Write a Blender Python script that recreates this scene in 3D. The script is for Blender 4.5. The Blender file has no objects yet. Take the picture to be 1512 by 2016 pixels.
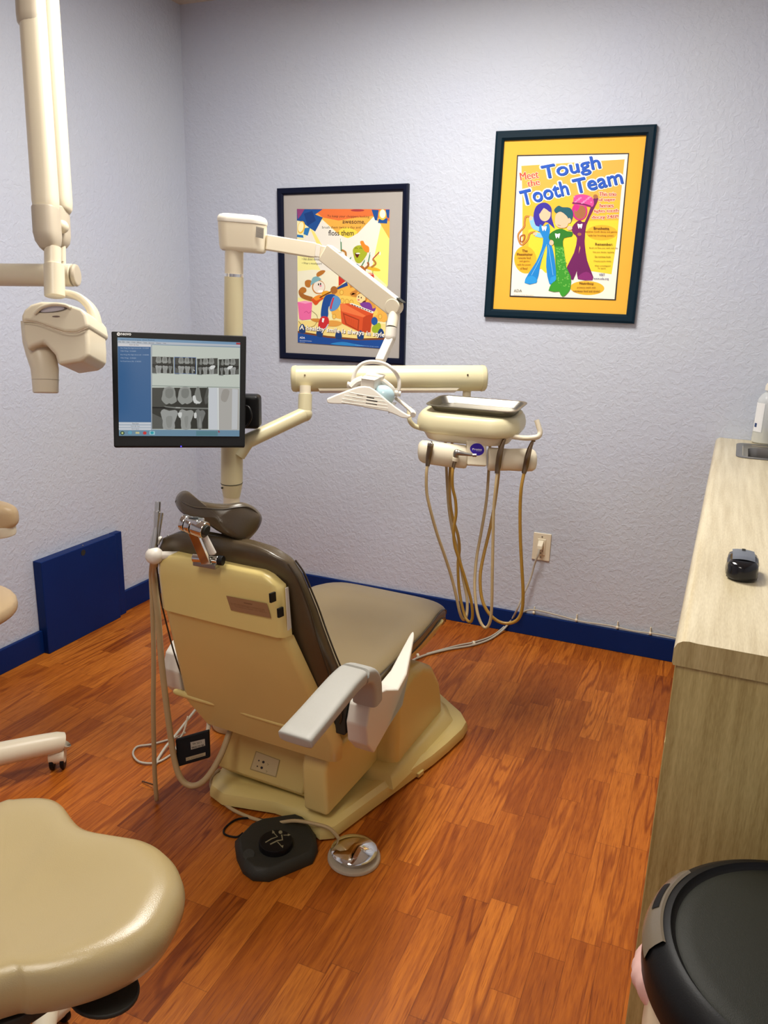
import bpy, bmesh, math, random
from mathutils import Vector, Matrix
random.seed(7)
S = bpy.context.scene
COL = S.collection
PI = math.pi

# ------------------------------------------------------------------ camera
CAMM = [[0.9195343733271646, 0.39203244932313824, 0.027696478973324463],
        [-0.12948927887010386, 0.23567830441972415, 0.9631657507841235],
        [-0.37106476918122966, 0.8892504121469638, -0.26747830111793347]]   # right, up, forward
FPX = 1557.8
CAMP = Vector((0.0, 0.0, 1.4))
RT, UP, FW = Vector(CAMM[0]), Vector(CAMM[1]), Vector(CAMM[2])
cd = bpy.data.cameras.new('camera'); cam = bpy.data.objects.new('camera', cd); COL.objects.link(cam)
m = Matrix((RT, UP, -FW)).transposed().to_4x4(); m.translation = CAMP
cam.matrix_world = m
cd.sensor_fit = 'VERTICAL'; cd.sensor_height = 36.0; cd.lens = FPX * 36.0 / 2016.0
cd.clip_start = 0.02; cd.clip_end = 50
S.camera = cam

# ------------------------------------------------------------------ light and exposure
S.view_settings.view_transform = 'Standard'; S.view_settings.look = 'None'
S.view_settings.gamma = 1.0; S.view_settings.exposure = 0.0
S.view_settings.use_curve_mapping = False
W = bpy.data.worlds.new('world'); S.world = W; W.use_nodes = True
W.node_tree.nodes['Background'].inputs[0].default_value = (0.9, 0.93, 1.0, 1)
W.node_tree.nodes['Background'].inputs[1].default_value = 0.03

YW, XL, XR, YF, ZC = 3.154, -2.322, 0.70, -1.7, 2.551
LX, LY, LP = -0.92, 2.0, 43.0        # fixture over the chair
L2X, L2Y, L2P = -0.75, -0.2, 12.0     # added fill light behind the camera, no known fixture there
def area_light(name, x, y, sx, sy, power, col):
    l = bpy.data.lights.new(name, 'AREA'); l.shape = 'RECTANGLE'; l.size = sx; l.size_y = sy
    l.energy = power; l.color = col
    o = bpy.data.objects.new(name, l); COL.objects.link(o); o.location = (x, y, ZC - 0.03)
    return o
area_light('ceiling_area_light', LX, LY, 0.6, 0.62, LP, (1.0, 0.965, 0.90))
area_light('ceiling_area_light', L2X, L2Y, 0.6, 1.2, L2P, (1.0, 0.92, 0.80))  # added front fill for surfaces facing the camera

# ------------------------------------------------------------------ geometry helpers
def ray(px, py):
    return RT * ((px - 756) / FPX) - UP * ((py - 1008) / FPX) + FW
def at(px, py, D):                       # point seen at px,py at optical depth D
    return CAMP + ray(px, py) * D
def hit(px, py, o, n):                   # point seen at px,py on a plane
    r = ray(px, py); return CAMP + r * ((Vector(o) - CAMP).dot(n) / r.dot(n))
def onz(px, py, z): return hit(px, py, (0, 0, z), Vector((0, 0, 1)))
def ony(px, py, y): return hit(px, py, (0, y, 0), Vector((0, 1, 0)))
def onx(px, py, x): return hit(px, py, (x, 0, 0), Vector((1, 0, 0)))
def V(*a): return Vector(a)

# dental chair frame: s to its right, u towards its feet
TH = math.radians(3)
CS, CU, CO = Vector((math.cos(TH), -math.sin(TH), 0)), Vector((math.sin(TH), math.cos(TH), 0)), Vector((-0.98, 1.6, 0))
def ch(s, u, z): return CO + CS * s + CU * u + Vector((0, 0, z))

class MB:
    def __init__(s): s.v = []; s.f = []; s.m = []; s.mats = []; s.c = 0
    def mi(s, mat):
        if mat not in s.mats: s.mats.append(mat)
        return s.mats.index(mat)
    def add(s, vs, fs, mat):
        b = len(s.v); s.v += [Vector(p) for p in vs]; k = s.mi(mat)
        for f in fs: s.f.append([b + i for i in f]); s.m.append(k)
        return s
    def bm(s, bm, mat, M=None):
        bm.verts.index_update()
        vs = [(M @ v.co) if M else v.co.copy() for v in bm.verts]
        fs = [[v.index for v in f.verts] for f in bm.faces]
        s.add(vs, fs, mat); bm.free(); return s
    def box(s, c, size, mat, r=0.0, seg=3, M=None):
        b = bmesh.new(); bmesh.ops.create_cube(b, size=1.0)
        for v in b.verts: v.co = Vector((v.co.x * size[0], v.co.y * size[1], v.co.z * size[2]))
        if r > 0: bmesh.ops.bevel(b, geom=list(b.edges), offset=r, segments=seg, profile=0.5, affect='EDGES')
        M = (M if M else Matrix()); M = M.copy() if M else M
        return s.bm(b, mat, Matrix.Translation(Vector(c)) @ M)
    def hexa(s, b4, t4, mat, r=0.0, seg=3):      # bottom and top quads, bevelled
        b = bmesh.new(); vs = [b.verts.new(p) for p in list(b4) + list(t4)]
        for f in ((0, 3, 2, 1), (4, 5, 6, 7), (0, 1, 5, 4), (1, 2, 6, 5), (2, 3, 7, 6), (3, 0, 4, 7)): b.faces.new([vs[i] for i in f])
        bmesh.ops.recalc_face_normals(b, faces=b.faces)
        if r > 0: bmesh.ops.bevel(b, geom=list(b.edges), offset=r, segments=seg, profile=0.5, affect='EDGES')
        return s.bm(b, mat)
    def prism(s, pts, d, mat, r=0.0, seg=3):     # outline + thickness vector
        b = bmesh.new(); d = Vector(d)
        f = b.faces.new([b.verts.new(p) for p in pts])
        g = bmesh.ops.extrude_face_region(b, geom=[f])
        for e in g['geom']:
            if isinstance(e, bmesh.types.BMVert): e.co += d
        bmesh.ops.recalc_face_normals(b, faces=b.faces)
        if r > 0:
            ed = [e for e in b.edges if len(e.link_faces) == 2 and e.calc_face_angle(0) > 0.5]
            bmesh.ops.bevel(b, geom=ed, offset=r, segments=seg, profile=0.5, affect='EDGES', clamp_overlap=True)
        return s.bm(b, mat)
    def loft(s, rings, mat, caps=True, closed=False):
        n = len(rings[0]); vs = [p for r in rings for p in r]; fs = []
        L = len(rings)
        for i in range(L if closed else L - 1):
            j = (i + 1) % L
            for k in range(n):
                fs.append([i * n + k, i * n + (k + 1) % n, j * n + (k + 1) % n, j * n + k])
        if caps and not closed: fs.append(list(range(n))[::-1]); fs.append([(L - 1) * n + k for k in range(n)])
        return s.add(vs, fs, mat)
    def tube(s, pts, r, mat, res=12, smooth=6, flat=None):
        P = catmull([Vector(p) for p in pts], smooth) if smooth > 1 and len(pts) > 2 else [Vector(p) for p in pts]
        n = len(P); rad = []
        rr = r if isinstance(r, (list, tuple)) else [r, r]
        for i in range(n):
            t = i / (n - 1) * (len(rr) - 1); k = min(int(t), len(rr) - 2); rad.append(rr[k] * (1 - (t - k)) + rr[k + 1] * (t - k))
        rings = []; N = None
        for i in range(n):
            T = (P[min(i + 1, n - 1)] - P[max(i - 1, 0)]).normalized()
            if N is None:
                a = Vector((0, 0, 1)) if abs(T.z) < 0.9 else Vector((1, 0, 0)); N = (a - T * a.dot(T)).normalized()
            else: N = (N - T * N.dot(T)).normalized()
            B = T.cross(N)
            rings.append([P[i] + (N * math.cos(2 * PI * k / res) + B * math.sin(2 * PI * k / res)) * rad[i] for k in range(res)])
        return s.loft(rings, mat)
    def lathe(s, prof, mat, M=None, res=40):      # profile (r, z)
        M = M or Matrix(); rings = []
        for r, z in prof: rings.append([M @ Vector((r * math.cos(2 * PI * k / res), r * math.sin(2 * PI * k / res), z)) for k in range(res)])
        return s.loft(rings, mat)
    def cyl(s, a, b, r, mat, res=24, r2=None, bev=0.0):
        a, b = Vector(a), Vector(b); L = (b - a).length; r2 = r if r2 is None else r2
        M = Matrix.Translation(a) @ (b - a).to_track_quat('Z', 'Y').to_matrix().to_4x4()
        p = [(r, 0), (r2, L)] if bev <= 0 else [(r - bev, 0), (r - bev * .3, bev * .3), (r, bev), (r2, L - bev), (r2 - bev * .3, L - bev * .3), (r2 - bev, L)]
        return s.lathe(p, mat, M, res)
    def ball(s, c, r, mat, sc=(1, 1, 1)):
        b = bmesh.new(); bmesh.ops.create_uvsphere(b, u_segments=24, v_segments=16, radius=r)
        return s.bm(b, mat, Matrix.Translation(Vector(c)) @ Matrix.Diagonal((*sc, 1)))
    def build(s, name, parent=None, angle=35, sub=0, smooth=True, origin=None):
        me = bpy.data.meshes.new(name); o = bpy.data.objects.new(name, me); COL.objects.link(o)
        if parent is None:
            xs = [p.x for p in s.v]; ys = [p.y for p in s.v]; zs = [p.z for p in s.v]
            off = Vector(((min(xs) + max(xs)) / 2, (min(ys) + max(ys)) / 2, min(zs))); o.location = off
        else: off = Vector(parent['_o']); o.parent = parent
        o['_o'] = off[:]
        me.from_pydata([p - off for p in s.v], [], s.f)
        for mt in s.mats: me.materials.append(mt)
        me.polygons.foreach_set('material_index', s.m)
        b = bmesh.new(); b.from_mesh(me); 
        if smooth: bmesh.ops.recalc_face_normals(b, faces=b.faces)
        b.to_mesh(me); b.free()
        if smooth:
            me.polygons.foreach_set('use_smooth', [True] * len(me.polygons)); me.set_sharp_from_angle(angle=math.radians(angle))
        if smooth and len(me.polygons) < 6000: wn = o.modifiers.new('wn', 'WEIGHTED_NORMAL'); wn.keep_sharp = True
        if sub: md = o.modifiers.new('s', 'SUBSURF'); md.levels = sub; md.render_levels = sub
        me.update(); return o

def catmull(P, k):
    out = []
    n = len(P)
    for i in range(n - 1):
        p0, p1, p2, p3 = P[max(i - 1, 0)], P[i], P[i + 1], P[min(i + 2, n - 1)]
        for j in range(k):
            t = j / k
            out.append(0.5 * ((2 * p1) + (p2 - p0) * t + (2 * p0 - 5 * p1 + 4 * p2 - p3) * t * t + (3 * p1 - p0 - 3 * p2 + p3) * t ** 3))
    out.append(P[-1]); return out

def tag(o, label, cat, group=None):
    o['label'] = label; o['category'] = cat
    if group: o['group'] = group
    return o
def thing(name, label, cat, loc, group=None):
    o = bpy.data.objects.new(name, None); COL.objects.link(o); o.empty_display_size = 0.05
    o.location = loc; o['_o'] = tuple(loc); return tag(o, label, cat, group)
def struct(o): o['kind'] = 'structure'; return o

# ------------------------------------------------------------------ materials
def base(name, col, rough=0.5, metal=0.0, spec=0.5, emit=None, es=0.0, coat=0.0, trans=0.0, ior=1.45):
    mt = bpy.data.materials.new(name); mt.use_nodes = True; b = mt.node_tree.nodes['Principled BSDF']
    b.inputs['Base Color'].default_value = (*col, 1); b.inputs['Roughness'].default_value = rough
    b.inputs['Metallic'].default_value = metal; b.inputs['Specular IOR Level'].default_value = spec
    b.inputs['Coat Weight'].default_value = coat; b.inputs['Transmission Weight'].default_value = trans; b.inputs['IOR'].default_value = ior
    if emit: b.inputs['Emission Color'].default_value = (*emit, 1); b.inputs['Emission Strength'].default_value = es
    return mt
def nd(mt, t, **k):
    n = mt.node_tree.nodes.new(t)
    for a, v in k.items(): setattr(n, a, v)
    return n
def lk(mt, a, b): mt.node_tree.links.new(a, b)
def srgb(r, g, b):
    f = lambda c: (c / 255) / 12.92 if c / 255 <= 0.04045 else ((c / 255 + 0.055) / 1.055) ** 2.4
    return (f(r), f(g), f(b))
def grained(name, col, rough=0.45, bump=0.15, scale=300, var=0.06, **k):
    """plain material with a faint speckle in colour and surface"""
    mt = base(name, col, rough, **k); b = mt.node_tree.nodes['Principled BSDF']
    tc = nd(mt, 'ShaderNodeTexCoord'); no = nd(mt, 'ShaderNodeTexNoise'); no.inputs['Scale'].default_value = scale; no.inputs['Detail'].default_value = 4
    lk(mt, tc.outputs['Object'], no.inputs['Vector'])
    bp = nd(mt, 'ShaderNodeBump'); bp.inputs['Strength'].default_value = bump; bp.inputs['Distance'].default_value = 0.001
    lk(mt, no.outputs['Fac'], bp.inputs['Height']); lk(mt, bp.outputs['Normal'], b.inputs['Normal'])
    n2 = nd(mt, 'ShaderNodeTexNoise'); n2.inputs['Scale'].default_value = 6; lk(mt, tc.outputs['Object'], n2.inputs['Vector'])
    mx = nd(mt, 'ShaderNodeMixRGB'); mx.blend_type = 'MULTIPLY'; mx.inputs[1].default_value = (*col, 1); mx.inputs[0].default_value = 1
    cr = nd(mt, 'ShaderNodeValToRGB'); cr.color_ramp.elements[0].color = (1 - var,) * 3 + (1,); cr.color_ramp.elements[0].position = .3; cr.color_ramp.elements[1].position = .7
    lk(mt, n2.outputs['Fac'], cr.inputs[0]); lk(mt, cr.outputs[0], mx.inputs[2]); lk(mt, mx.outputs[0], b.inputs['Base Color'])
    return mt
_pc = {}
def ink(hexs, rough=0.6):
    if hexs not in _pc:
        h = hexs.lstrip('#'); c = srgb(int(h[0:2], 16), int(h[2:4], 16), int(h[4:6], 16))
        _pc[hexs] = base('ink_' + h, c, rough, spec=0.3)
    return _pc[hexs]
_sc = {}
def glow(hexs, k=1.0):
    if (hexs, k) not in _sc:
        h = hexs.lstrip('#'); c = srgb(int(h[0:2], 16), int(h[2:4], 16), int(h[4:6], 16))
        _sc[(hexs, k)] = base('screen_' + h, (0, 0, 0), 0.35, spec=0.3, emit=c, es=0.88 * k)
    return _sc[(hexs, k)]

def wall_mat(name, col):
    mt = base(name, col, 0.55, spec=0.35); b = mt.node_tree.nodes['Principled BSDF']
    tc = nd(mt, 'ShaderNodeTexCoord')
    n1 = nd(mt, 'ShaderNodeTexNoise'); n1.inputs['Scale'].default_value = 55; n1.inputs['Detail'].default_value = 3; n1.inputs['Roughness'].default_value = 0.55; n1.inputs['Distortion'].default_value = 0.6
    n2 = nd(mt, 'ShaderNodeTexNoise'); n2.inputs['Scale'].default_value = 150; n2.inputs['Detail'].default_value = 2
    n3 = nd(mt, 'ShaderNodeTexNoise'); n3.inputs['Scale'].default_value = 2.0
    for n in (n1, n2, n3): lk(mt, tc.outputs['Object'], n.inputs['Vector'])
    cr = nd(mt, 'ShaderNodeValToRGB'); cr.color_ramp.elements[0].position = 0.42; cr.color_ramp.elements[1].position = 0.62
    lk(mt, n1.outputs['Fac'], cr.inputs[0])
    ad = nd(mt, 'ShaderNodeMath', operation='MULTIPLY_ADD'); ad.inputs[1].default_value = 0.25
    lk(mt, n2.outputs['Fac'], ad.inputs[0]); lk(mt, cr.outputs[0], ad.inputs[2])
    bp = nd(mt, 'ShaderNodeBump'); bp.inputs['Strength'].default_value = 0.42; bp.inputs['Distance'].default_value = 0.0022
    lk(mt, ad.outputs[0], bp.inputs['Height']); lk(mt, bp.outputs['Normal'], b.inputs['Normal'])
    mx = nd(mt, 'ShaderNodeMixRGB'); mx.inputs[1].default_value = (col[0] * .96, col[1] * .96, col[2] * 1.03, 1); mx.inputs[2].default_value = (col[0] * 1.03, col[1] * 1.02, col[2] * .97, 1)
    lk(mt, n3.outputs['Fac'], mx.inputs[0]); lk(mt, mx.outputs[0], b.inputs['Base Color'])
    return mt

def floor_mat():
    mt = base('oak_strip_laminate', (0.3, 0.12, 0.03), 0.33, spec=0.3); b = mt.node_tree.nodes['Principled BSDF']
    tc = nd(mt, 'ShaderNodeTexCoord'); sp = nd(mt, 'ShaderNodeSeparateXYZ'); lk(mt, tc.outputs['Object'], sp.inputs[0])
    def M(op, a, c=None, d=None):
        n = nd(mt, 'ShaderNodeMath', operation=op)
        for i, q in enumerate((a, c, d)):
            if q is None: continue
            if isinstance(q, (int, float)): n.inputs[i].default_value = q
            else: lk(mt, q, n.inputs[i])
        return n.outputs[0]
    def WN(x, y=None):
        n = nd(mt, 'ShaderNodeTexWhiteNoise'); n.noise_dimensions = '3D'; c = nd(mt, 'ShaderNodeCombineXYZ'); lk(mt, x, c.inputs[0])
        if y is not None: lk(mt, y, c.inputs[1])
        lk(mt, c.outputs[0], n.inputs[0]); return n.outputs['Value']
    xr = M('DIVIDE', sp.outputs[0], 0.066); row = M('FLOOR', xr); fx = M('FRACT', xr)
    yy = M('MULTIPLY_ADD', WN(row), 3.7, M('DIVIDE', sp.outputs[1], 0.36)); cell = M('FLOOR', yy); fy = M('FRACT', yy)
    rid = WN(row, cell)
    # grain stretched along each strip, shifted per strip
    cx = M('MULTIPLY_ADD', rid, 11.0, M('MULTIPLY', sp.outputs[0], 17.0)); cy = M('MULTIPLY', sp.outputs[1], 1.25)
    cb = nd(mt, 'ShaderNodeCombineXYZ'); lk(mt, cx, cb.inputs[0]); lk(mt, cy, cb.inputs[1]); lk(mt, M('MULTIPLY', rid, 30.0), cb.inputs[2])
    w = nd(mt, 'ShaderNodeTexNoise'); w.inputs['Scale'].default_value = 0.75; w.inputs['Detail'].default_value = 2; w.inputs['Distortion'].default_value = 0.4; lk(mt, cb.outputs[0], w.inputs['Vector'])
    rings = M('SINE', M('MULTIPLY', w.outputs['Fac'], 60.0))
    g = nd(mt, 'ShaderNodeTexNoise'); g.inputs['Scale'].default_value = 9; g.inputs['Detail'].default_value = 6; g.inputs['Roughness'].default_value = .65; lk(mt, cb.outputs[0], g.inputs['Vector'])
    gr = nd(mt, 'ShaderNodeValToRGB'); gr.color_ramp.elements[0].position = 0.38; gr.color_ramp.elements[1].position = 0.62; lk(mt, g.outputs['Fac'], gr.inputs[0])
    rg = nd(mt, 'ShaderNodeMapRange'); rg.inputs[1].default_value = 0.2; rg.inputs[2].default_value = 1.0; lk(mt, rings, rg.inputs[0])
    ramp = nd(mt, 'ShaderNodeValToRGB'); e = ramp.color_ramp
    e.elements[0].color = (*srgb(160, 84, 22), 1); e.elements[1].color = (*srgb(206, 122, 42), 1)
    q = e.elements.new(0.5); q.color = (*srgb(184, 102, 30), 1)
    lk(mt, rid, ramp.inputs[0])
    m1 = nd(mt, 'ShaderNodeMixRGB'); m1.blend_type = 'MULTIPLY'; m1.inputs[2].default_value = (0.52, 0.38, 0.28, 1)
    lk(mt, M('MULTIPLY', rg.outputs[0], M('MULTIPLY_ADD', WN(cell, row), .85, .05)), m1.inputs[0]); lk(mt, ramp.outputs[0], m1.inputs[1])
    m2 = nd(mt, 'ShaderNodeMixRGB'); m2.blend_type = 'MULTIPLY'; m2.inputs[2].default_value = (0.68, 0.58, 0.5, 1)
    lk(mt, M('SUBTRACT', 0.75, M('MULTIPLY', gr.outputs[0], 0.75)), m2.inputs[0]); lk(mt, m1.outputs[0], m2.inputs[1])
    # fine pores
    cp = nd(mt, 'ShaderNodeCombineXYZ'); lk(mt, M('MULTIPLY', sp.outputs[0], 420.0), cp.inputs[0]); lk(mt, M('MULTIPLY', sp.outputs[1], 16.0), cp.inputs[1]); lk(mt, rid, cp.inputs[2])
    pn = nd(mt, 'ShaderNodeTexNoise'); pn.inputs['Scale'].default_value = 1.0; pn.inputs['Detail'].default_value = 2; lk(mt, cp.outputs[0], pn.inputs['Vector'])
    pr = nd(mt, 'ShaderNodeMapRange'); pr.inputs[1].default_value = .56; pr.inputs[2].default_value = .70; lk(mt, pn.outputs['Fac'], pr.inputs[0])
    m4 = nd(mt, 'ShaderNodeMixRGB'); m4.blend_type = 'MULTIPLY'; m4.inputs[2].default_value = (0.55, 0.42, 0.3, 1); lk(mt, M('MULTIPLY', pr.outputs[0], .75), m4.inputs[0]); lk(mt, m2.outputs[0], m4.inputs[1])
    # joints
    ex = M('LESS_THAN', M('MINIMUM', fx, M('SUBTRACT', 1.0, fx)), 0.012); ey = M('LESS_THAN', M('MINIMUM', fy, M('SUBTRACT', 1.0, fy)), 0.0025)
    m3 = nd(mt, 'ShaderNodeMixRGB'); m3.blend_type = 'MULTIPLY'; m3.inputs[2].default_value = (0.45, 0.4, 0.35, 1)
    lk(mt, M('MULTIPLY', M('MAXIMUM', ex, ey), 0.6), m3.inputs[0]); lk(mt, m4.outputs[0], m3.inputs[1]); lk(mt, m3.outputs[0], b.inputs['Base Color'])
    bp = nd(mt, 'ShaderNodeBump'); bp.inputs['Strength'].default_value = 0.25; bp.inputs['Distance'].default_value = 0.0006
    lk(mt, M('ADD', gr.outputs[0], M('MULTIPLY', rg.outputs[0], -.5)), bp.inputs['Height']); lk(mt, bp.outputs['Normal'], b.inputs['Normal'])
    rr = M('MULTIPLY_ADD', gr.outputs[0], -0.08, 0.40); lk(mt, rr, b.inputs['Roughness'])
    return mt

def laminate(name, axis, c1, c2, rough):
    """fine-line wood laminate, streaks along the given axis"""
    mt = base(name, c1, rough, spec=0.5); b = mt.node_tree.nodes['Principled BSDF']
    tc = nd(mt, 'ShaderNodeTexCoord'); mp = nd(mt, 'ShaderNodeMapping'); sc = [70, 70, 70]; sc[axis] = 3.0; mp.inputs['Scale'].default_value = sc
    lk(mt, tc.outputs['Object'], mp.inputs[0])
    n = nd(mt, 'ShaderNodeTexNoise'); n.inputs['Scale'].default_value = 1.0; n.inputs['Detail'].default_value = 5; n.inputs['Roughness'].default_value = .6; lk(mt, mp.outputs[0], n.inputs['Vector'])
    mp2 = nd(mt, 'ShaderNodeMapping'); s2 = [500, 500, 500]; s2[axis] = 60; mp2.inputs['Scale'].default_value = s2; lk(mt, tc.outputs['Object'], mp2.inputs[0])
    n2 = nd(mt, 'ShaderNodeTexNoise'); n2.inputs['Scale'].default_value = 1.0; lk(mt, mp2.outputs[0], n2.inputs['Vector'])
    ad = nd(mt, 'ShaderNodeMath', operation='MULTIPLY_ADD'); ad.inputs[1].default_value = 0.45; lk(mt, n2.outputs['Fac'], ad.inputs[0]); lk(mt, n.outputs['Fac'], ad.inputs[2])
    cr = nd(mt, 'ShaderNodeValToRGB'); cr.color_ramp.elements[0].position = .5; cr.color_ramp.elements[1].position = .95
    cr.color_ramp.elements[0].color = (*c2, 1); cr.color_ramp.elements[1].color = (*c1, 1); lk(mt, ad.outputs[0], cr.inputs[0]); lk(mt, cr.outputs[0], b.inputs['Base Color'])
    return mt

M_wall = wall_mat('lavender_wall_paint', srgb(195, 201, 214))
M_ceil = wall_mat('ceiling_paint', srgb(205, 195, 180))
M_floor = floor_mat()
M_navy = grained('navy_trim_paint', srgb(6, 38, 98), 0.45, 0.5, 90, 0.12, spec=.2)
M_counter = laminate('countertop_laminate', 1, srgb(226, 214, 182), srgb(194, 178, 142), 0.28)
M_counter_end = laminate('countertop_laminate_shaded', 2, srgb(200, 182, 132), srgb(162, 142, 94), 0.4)  # same laminate on the end face, its shade put into darker colours
M_cab = laminate('cabinet_laminate_shaded', 2, srgb(198, 180, 124), srgb(158, 138, 86), 0.4)  # counter laminate again, darkened for the shade on the cabinet end
M_black = grained('black_plastic', (0.006, 0.006, 0.0065), 0.45, 0.15, 500, .02, spec=.25)
M_blackg = base('black_gloss_plastic', (0.008, 0.008, 0.01), 0.12)
M_dark = grained('dark_rubber', (0.022, 0.022, 0.016), 0.6, 0.4, 300)
M_cream = grained('cream_painted_shell', srgb(214, 204, 166), 0.3, 0.06, 400, .03)
M_shell = grained('cream_chair_plastic', srgb(222, 200, 128), 0.3, 0.08, 400, .03)
M_ivory = grained('ivory_plastic', srgb(228, 217, 192), 0.35, 0.05, 400, .02)
M_white = grained('white_plastic', srgb(226, 219, 206), 0.35, 0.05, 400, .02)
M_taupe = grained('taupe_plastic', srgb(186, 174, 154), 0.4, 0.05, 400, .02)
M_xray = grained('xray_cream_enamel', srgb(220, 209, 184), 0.3, 0.05, 400, .02)
M_vinyl = grained('taupe_vinyl_shaded_back', srgb(78, 65, 46), 0.27, 0.3, 700, .06, spec=.7)  # back and headrest vinyl, their shade partly put into the darker tone
M_vinylseat = grained('taupe_vinyl_lit_seat', srgb(134, 116, 82), 0.30, 0.3, 700, .06, spec=.6)  # seat vinyl, light from above partly put into the lighter tone
M_pip = grained('dark_piping', srgb(60, 50, 36), 0.4, 0.2, 500)
M_stoolv = grained('beige_vinyl_upholstery', srgb(176, 157, 112), 0.27, 0.3, 600, .04, spec=.9)
M_padtan = grained('tan_vinyl_upholstery', srgb(205, 178, 138), 0.35, 0.3, 600, .04)
M_chrome = base('chrome', (0.75, 0.74, 0.72), 0.06, metal=1.0)
M_steel = grained('brushed_steel', (0.36, 0.345, 0.32), 0.36, 0.1, 400, .05, metal=1.0)
M_silver = grained('silver_metal', (0.62, 0.61, 0.59), 0.28, 0.1, 400, .05, metal=1.0)
M_steeld = grained('dark_steel', (0.20, 0.14, 0.09), 0.3, 0.1, 400, .05, metal=1.0)
M_alu = grained('silver_arm_cap', srgb(176, 174, 166), 0.42, 0.4, 900, .05)
M_hose = grained('tan_silicone_hose', srgb(184, 160, 118), 0.38, 0.05, 300, .06)
M_hoseg = grained('amber_silicone_hose', srgb(168, 128, 50), 0.35, 0.05, 300, .08)
M_cord = grained('pale_grey_cord', srgb(190, 184, 168), 0.45, 0.05, 300)
M_clear = base('clear_plastic', (0.9, 0.93, 0.95), 0.1, trans=0.9, ior=1.3)
M_mat1 = grained('grey_mat_board', srgb(176, 170, 164), 0.8, 0.2, 500, .02)
M_mat2 = grained('golden_mat_board', srgb(240, 182, 62), 0.8, 0.2, 500, .03)
M_fr1 = grained('navy_frame_lacquer', srgb(9, 16, 40), 0.4, 0.1, 200, spec=.2)
M_fr2 = grained('teal_navy_frame_lacquer', srgb(5, 32, 46), 0.4, 0.1, 200, spec=.2)
M_label = grained('brown_foil_label', srgb(150, 112, 78), 0.45, 0.05, 200)
M_bronze = base('bronze_reflective_bar', srgb(170, 100, 36), 0.14, metal=1.0)
M_pink = grained('pink_bin_liner', srgb(226, 184, 176), 0.5, 0.3, 60)
M_bincream = grained('cream_bin_liner', srgb(222, 205, 175), 0.5, 0.3, 60)
M_binb = grained('brown_steel_bin', srgb(150, 110, 70), 0.35, 0.1, 100, metal=.6)
M_glassb = base('lamp_reflector_glass', srgb(178, 205, 212), 0.15, spec=0.6)
M_lamp = base('lamp_diffuser', (0.9, 0.9, 0.9), 0.5, emit=(1.0, 0.95, 0.86), es=6.0)

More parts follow.
